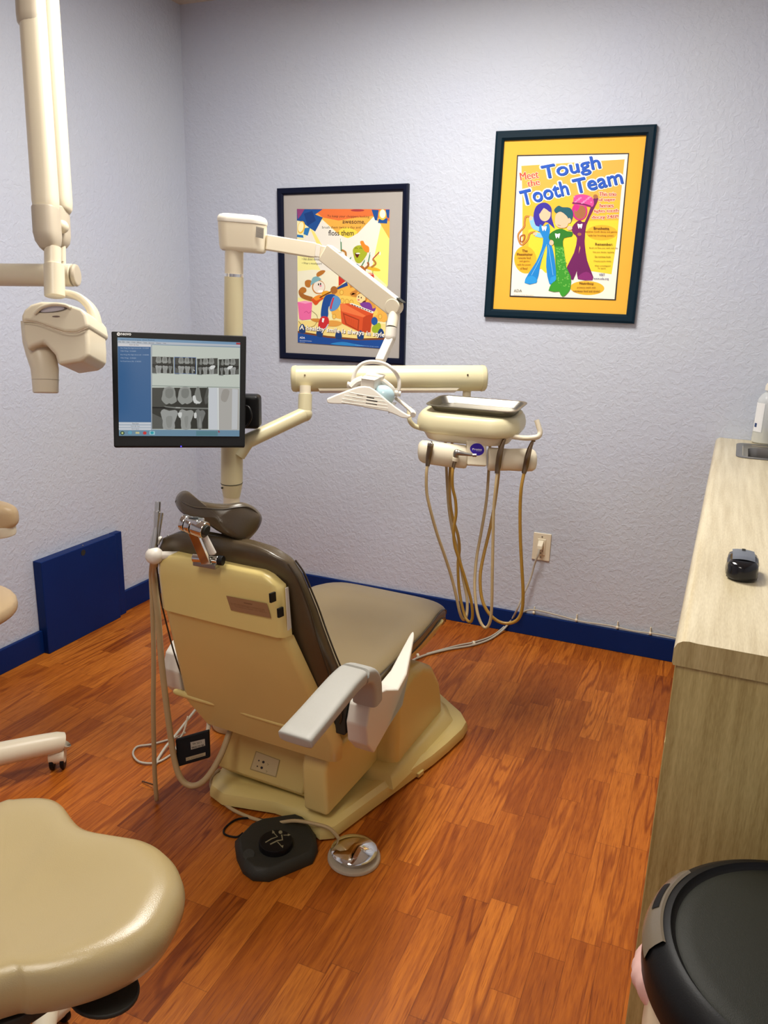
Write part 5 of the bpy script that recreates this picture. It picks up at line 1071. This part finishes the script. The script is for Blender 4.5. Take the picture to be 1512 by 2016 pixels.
def sleeve(x0_, x1_, y0_, y1_, y2_, d, dx):
    rings = []; cx = (x0_ + x1_) / 2
    for y, k, o in ((y0_, 1, 0), (y0_ + 8, 1.03, 0), (y1_, 1.04, dx * .6), (y1_ + (y2_ - y1_) * .5, .93, dx * .85), (y1_ + (y2_ - y1_) * .85, .66, dx), (y2_, .42, dx)):
        w = (x1_ - x0_) / 2 * k * px; c = X(cx + o, y, d)
        rings.append([c + RT * (w * math.copysign(abs(math.cos(g)) ** .7, math.cos(g))) + FW * (.032 * k * math.copysign(abs(math.sin(g)) ** .7, math.sin(g))) for g in [2 * PI * j / 28 for j in range(28)]])
    mb = MB(); mb.loft(rings, M_taupe); return mb.build('lower_sleeve', t, angle=60)
sleeve(168, 287, 1036, 1165, 1245, 0, 14); sleeve(238, 336, 1040, 1165, 1230, .07, 8)
mb = MB(); mb.ball(X(308, 1125, .035), .016, M_xray); mb.build('pivot_cap', t)
mb = MB(); mb.cyl(X(261, 1228), X(262, 1316), 40 * px, M_xray, 32); mb.build('neck', t)
mb = MB(); mb.cyl(X(268, 1312), X(272, 1472), 49 * px, M_xray, 32, bev=.002); mb.build('swivel_collar', t)
mb = MB(); mb.cyl(X(312, 1220, .07), X(313, 1320, .07), 14 * px, M_xray, 24, r2=14 * px); mb.cyl(X(305, 1215, .07), X(306, 1300, .07), 20 * px, M_xray, 24); mb.build('rear_neck', t)
mb = MB(); w1 = X(362, 1366, .07); w0 = X(-200, 1362, .09); w0 = w1 + (w0 - w1) * ((XL + .03 - w1.x) / (w0.x - w1.x))
mb.cyl(w0, w1, 55 * px * 1.03, M_xray, 36, bev=.002); mb.build('extension_arm', t)
mb = MB(); mb.box((XL + .016, w0.y, w0.z), (.030, .16, .26), M_xray, .01); mb.build('wall_mount', t)
mb = MB(); mb.cyl(w1, X(388, 1366, .07), 54 * px * 1.03, M_taupe, 36, bev=.006); mb.build('extension_end_cap', t)
mb = MB()
yk = [X(262, 1455, .03), X(330, 1458, .03), X(400, 1480, .03), X(455, 1535, .03), X(476, 1610, .03), X(478, 1680, .03)]
P = catmull(yk, 5); rings = []
for i, p in enumerate(P):
    T = (P[min(i + 1, len(P) - 1)] - P[max(i - 1, 0)]).normalized(); N = T.cross(FW).normalized(); k = i / (len(P) - 1); hw = (14 + 12 * k) * px
    rings.append([p + N * (hw * math.copysign(abs(math.cos(g)) ** .5, math.cos(g))) + FW * (.022 * math.copysign(abs(math.sin(g)) ** .5, math.sin(g))) for g in [2 * PI * j / 20 for j in range(20)]])
mb.loft(rings, M_xray); mb.build('yoke', t, angle=60)
mb = MB(); mb.cyl(X(425, 1672, .03), X(492, 1680, .03), 34 * px, M_xray, 28, bev=.004); mb.cyl(X(443, 1672, .028), X(446, 1672, .028), 35 * px, M_taupe, 28); mb.build('yoke_pivot', t)
hd = [(104, 1590), (435, 1610), (441, 1700), (440, 1752), (425, 1780), (395, 1795), (285, 1812), (270, 1760), (215, 1700), (160, 1720), (135, 1740), (112, 1680)]
mb = MB(); mb.prism([X(x, y, -.060) for x, y in hd], FW * .125, M_xray, .016, 5); mb.build('tube_head', t, angle=60)
mb = MB(); rings = []
for x, y, w in ((178, 1600, 70), (185, 1700, 68), (205, 1760, 72), (222, 1830, 66), (225, 1885, 62.5), (227, 1945, 60), (227, 1950, 55)):
    c = X(x, y, -.005); rings.append([c + RT * (w * px * math.cos(g)) + (FW * .95 + UP * .1) * (w * px * math.sin(g)) for g in [2 * PI * j / 40 for j in range(40)]])
mb.loft(rings, M_xray); mb.build('collimator_cone', t, angle=60)
mb = MB(); c = X(226, 1884, -.005); mb.tube([c + RT * (63.3 * px * math.cos(g)) + (FW * .95 + UP * .1) * (63.3 * px * math.sin(g)) for g in [2 * PI * j / 40 for j in range(41)]], .0006, M_taupe, 5, 1); mb.build('cone_seam', t)
# domed top cap with the grip opening
cap = [(103, 1600), (104, 1565), (118, 1535), (150, 1508), (200, 1494), (270, 1496), (340, 1508), (405, 1530), (428, 1560), (437, 1605), (437, 1625), (380, 1648), (320, 1648), (250, 1625), (180, 1600), (130, 1592)]
mb = MB(); mb.prism([X(x, y, -.068) for x, y in cap], FW * .14, M_xray, .014, 5); mb.build('head_cap', t, angle=60)
F = Flat(X(270, 1550, -.0688), RT, UP, (0, 0, 2.52))
F.poly([(180, 1548), (225, 1515), (300, 1508), (335, 1530), (300, 1545), (240, 1552)], '#6E655A', 3); F.poly([(200, 1545), (235, 1524), (295, 1516), (320, 1530), (290, 1541), (238, 1548)], '#B5AEB4', 3); F.ell(278, 1570, 20, 4, '#6E5A50')
F.build('grip_opening', t)
mb = MB(); mb.tube([X(172, 1556, -.071), X(205, 1526, -.074), X(260, 1510, -.075), (X(320, 1514, -.074)), X(350, 1528, -.071)], .0042, M_xray, 10, 5); mb.build('grip', t)
mb = MB(); mb.tube([X(103, 1594, -.069), X(180, 1602, -.071), X(250, 1627, -.071), X(320, 1650, -.071), X(380, 1650, -.071), X(437, 1626, -.069)], .0010, M_taupe, 6, 5); mb.build('seam', t)

# ================================================================== STOOLS
def caster(p, nm_parent, ang, wheel_r=.022):
    mb = MB(); d = V(math.cos(ang), math.sin(ang), 0); n = V(-math.sin(ang), math.cos(ang), 0)
    for sg in (-1, 1): mb.cyl(p + n * (sg * .009) + V(0, 0, wheel_r), p + n * (sg * .021) + V(0, 0, wheel_r), wheel_r, M_black, 24, bev=.003)
    c = mb.build('caster', nm_parent)
    mb = MB(); mb.cyl(p - n * .023 + V(0, 0, wheel_r * 1.7), p + n * .023 + V(0, 0, wheel_r * 1.7), wheel_r * .95, M_ivory, 24, bev=.004); mb.cyl(p + V(0, 0, .03), p + V(0, 0, .068), .012, M_ivory, 16)
    mb.build('caster_hood', c)
# far stool at the left edge of the frame
hub = V(-1.86, 1.27, 0)
t = thing('operator_stool', 'dental stool with tan pad and cream star base, cut off at left edge', 'stool', tuple(hub))
c1 = onz(115, 1512, 0); a1 = math.atan2(c1.y - hub.y, c1.x - hub.x); R5 = (c1 - hub).length
for k in range(5):
    a = a1 + k * 2 * PI / 5; e = hub + V(math.cos(a), math.sin(a), 0) * R5
    mb = MB(); mb.tube([hub + V(0, 0, .105), hub + (e - hub) * .5 + V(0, 0, .098), e + V(0, 0, .086) + (e - hub).normalized() * .004, e + (e - hub).normalized() * .012 + V(0, 0, .076)], [.036, .034, .031, .02], M_ivory, 20, 4); mb.build('star_arm', t)
    caster(e, t, a + 1.2, .026)
mb = MB(); mb.cyl(hub + V(0, 0, .07), hub + V(0, 0, .16), .035, M_ivory, 28, bev=.004); mb.build('hub', t)
mb = MB(); mb.cyl(hub + V(0, 0, .16), hub + V(0, 0, .42), .022, M_chrome, 28); mb.build('column', t)
def pad(c, rx, ry, rz, mat, name, M=None):
    mb = MB(); b = bmesh.new(); bmesh.ops.create_uvsphere(b, u_segments=40, v_segments=24, radius=1)
    f = lambda q, n: math.copysign(abs(q) ** n, q)
    for v in b.verts: v.co = V(f(v.co.x, .75) * rx, f(v.co.y, .75) * ry, f(v.co.z, .65) * rz)
    return mb.bm(b, mat, Matrix.Translation(c) @ (M or Matrix()))
tipx = at(9, 1212, 2.02); cS = V(tipx.x - .205, tipx.y - .075, tipx.z - .0)
pad(cS, .215, .20, .042, M_padtan, '').build('seat', t, angle=80)
tip = at(35, 1018, 2.05); aM = Matrix.Rotation(math.radians(25), 4, 'Z')
pad(tip - aM @ V(.14, 0, 0), .14, .045, .045, M_padtan, '', aM).build('arm_pad', t, angle=80)
mb = MB(); mb.cyl(tip - aM @ V(.05, 0, .05), tip - aM @ V(.05, 0, .02), .04, M_ivory, 28, bev=.006); mb.tube([tip - aM @ V(.09, 0, .045), tip - aM @ V(.13, -.03, .14), V(cS.x - .1, cS.y + .06, cS.z - .05), V(cS.x, cS.y, cS.z - .06)], .011, M_chrome, 12, 5); mb.build('arm_support', t)

# near stool, seat filling the lower left
sh = V(-.875, .67, 0)
t = thing('operator_stool', 'beige contoured vinyl stool seat in the lower left foreground', 'stool', tuple(sh))
zs = .468
vis = [(0, 1590), (30, 1583), (75, 1580), (108, 1584), (130, 1598), (146, 1620), (165, 1640), (190, 1650), (235, 1658), (290, 1668), (330, 1688), (356, 1720), (364, 1760), (352, 1800), (322, 1850), (270, 1892), (200, 1925), (120, 1948), (60, 1957), (0, 1965)]
so = [onz(x, y, zs) for x, y in vis]
so += [V(-.90, .44, zs), V(-1.0, .40, zs), V(-1.10, .44, zs), V(-1.17, .53, zs), V(-1.20, .64, zs), V(-1.17, .75, zs)]
so = [p for p in so]
n = len(so); Q = []
for i in range(n):
    p0, p1, p2, p3 = so[i - 1], so[i], so[(i + 1) % n], so[(i + 2) % n]
    for j in range(4):
        q = j / 4; Q.append(0.5 * ((2 * p1) + (p2 - p0) * q + (2 * p0 - 5 * p1 + 4 * p2 - p3) * q * q + (3 * p1 - p0 - 3 * p2 + p3) * q ** 3))
sc = V(-.90, .69, 0)
def sr(k, z, dish=0): return [V(sc.x + (p.x - sc.x) * k, sc.y + (p.y - sc.y) * k, z + dish) for p in Q]
mb = MB(); mb.loft([sr(.78, .416), sr(.90, .419), sr(.965, .428), sr(.993, .443), sr(1.0, .458), sr(.985, .474), sr(.95, .488), sr(.89, .497), sr(.80, .500), sr(.68, .497), sr(.52, .491), sr(.34, .486), sr(.15, .484), sr(.02, .484)], M_stoolv)
mb.build('seat', t, angle=80)
mb = MB(); mb.cyl(sh + V(0, 0, .395), sh + V(0, 0, .417), .11, M_dark, 32, bev=.004); mb.build('mechanism', t)
mb = MB(); lc = onz(205, 1955, .385)
mb.prism([lc + V(.055 * math.cos(a) * 1.0, .045 * math.sin(a), 0) for a in [2 * PI * k / 28 for k in range(28)]], V(0, 0, .008), M_dark, .003); bar(mb, sh + V(0, 0, .392), lc + V(0, 0, .004), .02, .008, M_dark, .002); mb.build('tilt_paddle', t)
mb = MB(); mb.cyl(sh + V(0, 0, .12), sh + V(0, 0, .39), .014, M_chrome, 28); mb.build('column', t)
mb = MB(); mb.cyl(sh + V(0, 0, .07), sh + V(0, 0, .13), .034, M_ivory, 28, bev=.004); mb.build('hub', t)
cc0 = onz(112, 2012, 0); a1 = math.atan2(cc0.y - sh.y, cc0.x - sh.x)
for k in range(5):
    a = a1 + k * 2 * PI / 5; e = sh + V(math.cos(a), math.sin(a), 0) * .27
    mb = MB(); mb.tube([sh + V(0, 0, .105), sh + (e - sh) * .5 + V(0, 0, .10), e + V(0, 0, .085), e + (e - sh).normalized() * .01 + V(0, 0, .078)], [.026, .022, .020, .014], M_ivory, 16, 4); mb.build('star_arm', t); caster(e, t, a + .8)

# ================================================================== CABINET, COUNTER, SINK
th = -math.radians(.62); piv = V(-.012, 1.165, 0)
Rz = lambda x, y, z: piv + Matrix.Rotation(th, 3, 'Z') @ (V(x, y, 0) - V(piv.x, piv.y, 0)) + V(0, 0, z)
yN, yF = 1.165, YW - .002; ZT = .917
prof = [(.0, ZT - .040), (-.002, ZT - .036), (-.002, ZT - .014), (.002, ZT - .005), (.009, ZT - .0005), (.018, ZT + .001), (.03, ZT), (.68, ZT), (.68, ZT - .04)]
t = thing('cabinet', 'base cabinet with wood-grain laminate end panel at the right edge', 'cabinet', (.3, 2.1, 0))
x0c = -.0085
def cabpart(x0, x1, y0, y1, z0, z1, nm):
    b4 = [Rz(x0, y0, z0), Rz(x1, y0, z0), Rz(x1, y1, z0), Rz(x0, y1, z0)]; mb = MB(); mb.hexa(b4, [p + V(0, 0, z1 - z0) for p in b4], M_cab, .0006, 1); mb.build(nm, t)
cabpart(x0c, .64, yN + .004, yN + .024, 0, ZT - .0405, 'end_panel'); cabpart(x0c, .64, yF - .02, yF, 0, ZT - .0405, 'end_panel')
cabpart(x0c, x0c + .02, yN + .0245, yF - .0205, 0, ZT - .0405, 'front_frame'); cabpart(.62, .64, yN + .0245, yF - .0205, 0, ZT - .0405, 'back_panel'); cabpart(x0c + .0205, .6195, yN + .0245, yF - .0205, .08, .10, 'bottom_panel')
yy = yN + .03
for k in range(4):
    y0, y1 = yy + k * .485, yy + k * .485 + .478
    if y1 > yF: y1 = yF - .005
    q = [Rz(x0c - .0015, y0, .74), Rz(x0c + .001, y0, .74), Rz(x0c + .001, y1, .74), Rz(x0c - .0015, y1, .74)]
    dz = V(0, 0, .125); mb = MB(); mb.hexa(q, [p + dz for p in q], M_cab, .001, 1); dr = mb.build('drawer', t)
    q = [p + V(0, 0, -.64) for p in q]; mb = MB(); mb.hexa(q, [p + V(0, 0, .63) for p in q], M_cab, .001, 1); mb.build('door', t)
# countertop as strips around the sink opening
sx0, sx1, sy0, sy1 = .078, .46, 2.785, 3.040
mb = MB()
def topstrip(y0, y1):
    r0 = [Rz(x - .012, y0, z) for x, z in prof]; r1 = [Rz(x - .012 , y1, z) for x, z in prof]; mb.loft([r0, r1], M_counter)
topstrip(yN, sy0)
def strip(xa, xb, y0, y1, edge=False):
    if edge:
        pr = [(x, z) for x, z in prof if x < .5] + [(xb, ZT), (xb, ZT - .04)]
    else: pr = [(xa, ZT - .04), (xa, ZT), (xb, ZT), (xb, ZT - .04)]
    mb.loft([[Rz(x - .012, y0, z) for x, z in pr], [Rz(x - .012, y1, z) for x, z in pr]], M_counter)
strip(0, sx0 + .012, sy0, sy1, True); strip(sx1 + .012, .68, sy0, sy1); topstrip(sy1, yF)
e0 = [Rz(x - .012, yN - .0006, z) for x, z in prof]
mb.add(e0, [list(range(len(e0)))], M_counter_end)
ct = tag(mb.build('countertop', angle=60), 'light wood-grain laminate countertop with rolled edge along the right', 'countertop')
t = thing('sink', 'stainless steel sink set in the far end of the countertop', 'sink', (.27, 2.93, ZT))
def srect(x0, x1, y0, y1, r, z, n=6):
    out = []
    for (cx, cy, a0) in ((x1 - r, y1 - r, 0), (x0 + r, y1 - r, 90), (x0 + r, y0 + r, 180), (x1 - r, y0 + r, 270)):
        for k in range(n + 1):
            a = math.radians(a0 + 90 * k / n); out.append(Rz(cx + r * math.cos(a), cy + r * math.sin(a), z))
    return out
q = lambda g, z, r: srect(sx0 + g, sx1 - g, sy0 + g, sy1 - g, r, z)
mb = MB(); mb.loft([q(-.022, ZT + .0012, .03), q(-.020, ZT + .003, .03), q(-.004, ZT + .003, .03), q(.003, ZT - .004, .035), q(.016, ZT - .006, .035)], M_steel, caps=False); mb.build('rim', t, angle=60)
mb = MB(); mb.loft([q(.016, ZT - .006, .035), q(.020, ZT - .03, .035), q(.026, ZT - .14, .04), q(.06, ZT - .152, .05)], M_steel, caps=False)
nb = len(mb.v) - len(q(0, 0, .03)); mb.f.append(list(range(nb, len(mb.v)))); mb.m.append(0); mb.build('basin', t, angle=60)
bp_ = V(.163, 3.110, ZT + .001)
t = thing('sanitizer_bottle', 'clear pump bottle of hand sanitizer behind the sink at the wall', 'bottle', tuple(bp_))
Mb = Matrix.Translation(bp_) @ Matrix.Diagonal((1.25, 1.25, 1.2, 1))
mb = MB(); mb.lathe([(0, 0), (.028, 0), (.031, .004), (.031, .045), (.0305, .11), (.029, .128), (.022, .142), (.0125, .150), (.0125, .156), (0, .156)], base('clear_bottle_plastic', (.93, .95, .95), .12, trans=.55, ior=1.2), Mb, 36); mb.build('bottle_body', t)
mb = MB(); mb.lathe([(0, .001), (.0295, .003), (.0295, .040), (0, .040)], base('clear_gel', srgb(196, 186, 140), .3), Mb, 36); mb.build('gel', t)
mb = MB(); mb.lathe([(0, .156), (.015, .156), (.0148, .170), (.012, .176), (.005, .178), (.0045, .196), (.010, .198), (.010, .206), (0, .207)], M_white, Mb, 28); mb.box(bp_ + V(.012, -.006, .244), (.026, .010, .007), M_white, .002); mb.build('pump', t)
mb = MB(); al = [math.radians(200 + k * 4) for k in range(14)]
for r0, z0, z1, mt_ in ((1.255 * .0318, .042, .144, ink('#E8E8E8')), (1.255 * .0321, .058, .072, ink('#3A4E78'))):
    vs = [bp_ + V(r0 * math.cos(a), r0 * math.sin(a), z) for z in (z0, z1) for a in (al if mt_ != ink('#3A4E78') else al[2:7])]; nn = len(vs) // 2
    mb.add(vs, [[i, i + 1, nn + i + 1, nn + i] for i in range(nn - 1)], mt_)
al2 = [math.radians(290 + k * 4) for k in range(14)]; vs = [bp_ + V(.0398 * math.cos(a), .0398 * math.sin(a), z) for z in (.042, .10) for a in al2]; nn = 14
mb.add(vs, [[i, i + 1, nn + i + 1, nn + i] for i in range(nn - 1)], ink('#2A5C9C')); mb.build('label', t)

# computer mouse
mc = onz(1454, 1142, ZT); mc = V(.0785, 1.525, ZT + .001)
t = thing('computer_mouse', 'black and silver wireless computer mouse on the countertop', 'mouse', tuple(mc))
def mring(k, z, top=0):
    out = []
    for i in range(36):
        a = 2 * PI * i / 36; x, y = math.cos(a), math.sin(a); w = .031 + (.004 if abs(y) > .6 else -.001)
        out.append(mc + V(x * w * k * (1 - .06 * (1 - abs(y))), y * .05 * k, z + top * (1 - y * y * .5) * (1 - .3 * (y < 0))))
    return out
mb = MB(); mb.loft([mring(.86, 0), mring(.97, .003), mring(1.0, .010), mring(.95, .018), mring(.97, .024, .001), mring(.90, .029, .003), mring(.74, .032, .004), mring(.45, .0335, .005), mring(.1, .034, .005)], M_blackg); mb.build('body', t, angle=80)
mb = MB(); pts = []
for i in range(9):
    for j in range(7):
        y = -.026 + i * .0085; x = -.019 + j * .0063; z = .0355 + .004 * (1 - (y / .05) ** 2) - 6 * x * x - (.0015 if y < -.02 else 0); pts.append(mc + V(x, y, z))
mb.add(pts, [[i * 7 + j, i * 7 + j + 1, i * 7 + j + 8, i * 7 + j + 7] for i in range(8) for j in range(6)], grained('mouse_silver', srgb(120, 126, 136), .3, .1, 400, .02, metal=.4)); mb.build('top_shell', t)
mb = MB(); mb.cyl(mc + V(-.003, .030, .036), mc + V(.003, .030, .036), .005, M_dark, 16); mb.build('scroll_wheel', t)

# ================================================================== WASTE BIN
bc0 = V(.196, .905, 0); RB = .196; ZB = .655
t = thing('waste_bin', 'round waste bin with black swing lid beside the cabinet end', 'bin', tuple(bc0))
Mb = Matrix.Translation(bc0)
mb = MB(); mb.lathe([(0, .0), (.150, .0), (.155, .006), (.178, ZB - .06), (.0, ZB - .06)], M_binb, Mb, 64); mb.build('bucket', t)
mb = MB(); mb.lathe([(.182, ZB - .075), (.190, ZB - .072), (.1965, ZB - .060), (.1965, ZB - .030), (.190, ZB - .012), (.176, ZB - .001), (.168, ZB + .001), (.1655, ZB - .004), (.16, ZB - .008), (.10, ZB - .008)], M_black, Mb, 96); mb.build('lid_rim', t, angle=50)
mb = MB(); mb.lathe([(0, ZB + .004), (.08, ZB + .003), (.14, ZB - .0005), (.158, ZB - .004), (.163, ZB - .009), (0, ZB - .012)], grained('black_matte_plastic', (.016, .017, .012), .5, .4, 900, .05, spec=.3), Mb, 96); mb.build('swing_flap', t, angle=50)
# handle plate on the rim
mb = MB(); n = 22; rows = []
for k in range(n + 1):
    a = math.radians(147 + 48 * k / n)
    e = .3 if k in (0, n) else 1
    rows.append([bc0 + V(r_ * math.cos(a), r_ * math.sin(a), z) for r_, z in ((.1765, ZB - .0005), (.180, ZB + .001), (.188, ZB - .006), (.1945, ZB - .014), (.1985, ZB - .028), (.1970, ZB - .032))])
vs = [p for r_ in rows for p in r_]; mb.add(vs, [[i * 6 + j, i * 6 + j + 1, i * 6 + j + 7, i * 6 + j + 6] for i in range(n) for j in range(5)], grained('grey_translucent_plastic', srgb(118, 108, 94), .22, .1, 300)); mb.build('handle_plate', t)
mb = MB(); rows = []
for k in range(9):
    a = math.radians(160 + 16 * k / 8); rows.append([bc0 + V(r_ * math.cos(a), r_ * math.sin(a), z) for r_, z in ((.1835, ZB - .0008), (.189, ZB - .0052), (.1915, ZB - .0085))])
vs = [p for r_ in rows for p in r_]; mb.add(vs, [[i * 3 + j, i * 3 + j + 1, i * 3 + j + 4, i * 3 + j + 3] for i in range(8) for j in range(2)], M_black); mb.build('handle_slot', t)
# liner peeking out below the rim
def liner(a0, a1, zt, zb, bulge, mat, nm):
    mb = MB(); vs = []; n = 40; m_ = 8; rnd = random.Random(3)
    for k in range(n + 1):
        a = math.radians(a0 + (a1 - a0) * k / n); w = math.sin(PI * k / n) ** .5
        f_ = .0018 * math.sin(k * .8) + .0015 * math.sin(k * .31)
        for j in range(m_ + 1):
            v_ = j / m_; r_ = .186 + bulge * w * math.sin(PI * min(1, v_ * 1.1)) ** .8 + f_ * v_
            vs.append(bc0 + V(r_ * math.cos(a), r_ * math.sin(a), zt + (zb - zt) * v_))
    mb.add(vs, [[k * (m_ + 1) + j, k * (m_ + 1) + j + 1, (k + 1) * (m_ + 1) + j + 1, (k + 1) * (m_ + 1) + j] for k in range(n) for j in range(m_)], mat); return mb.build(nm, t, angle=80)
liner(172, 198, ZB - .050, ZB - .11, .020, M_pink, 'pink_liner'); liner(190, 330, ZB - .068, ZB - .16, .010, M_bincream, 'bin_liner')
for o in bpy.data.objects:
    if '_o' in o: del o['_o']
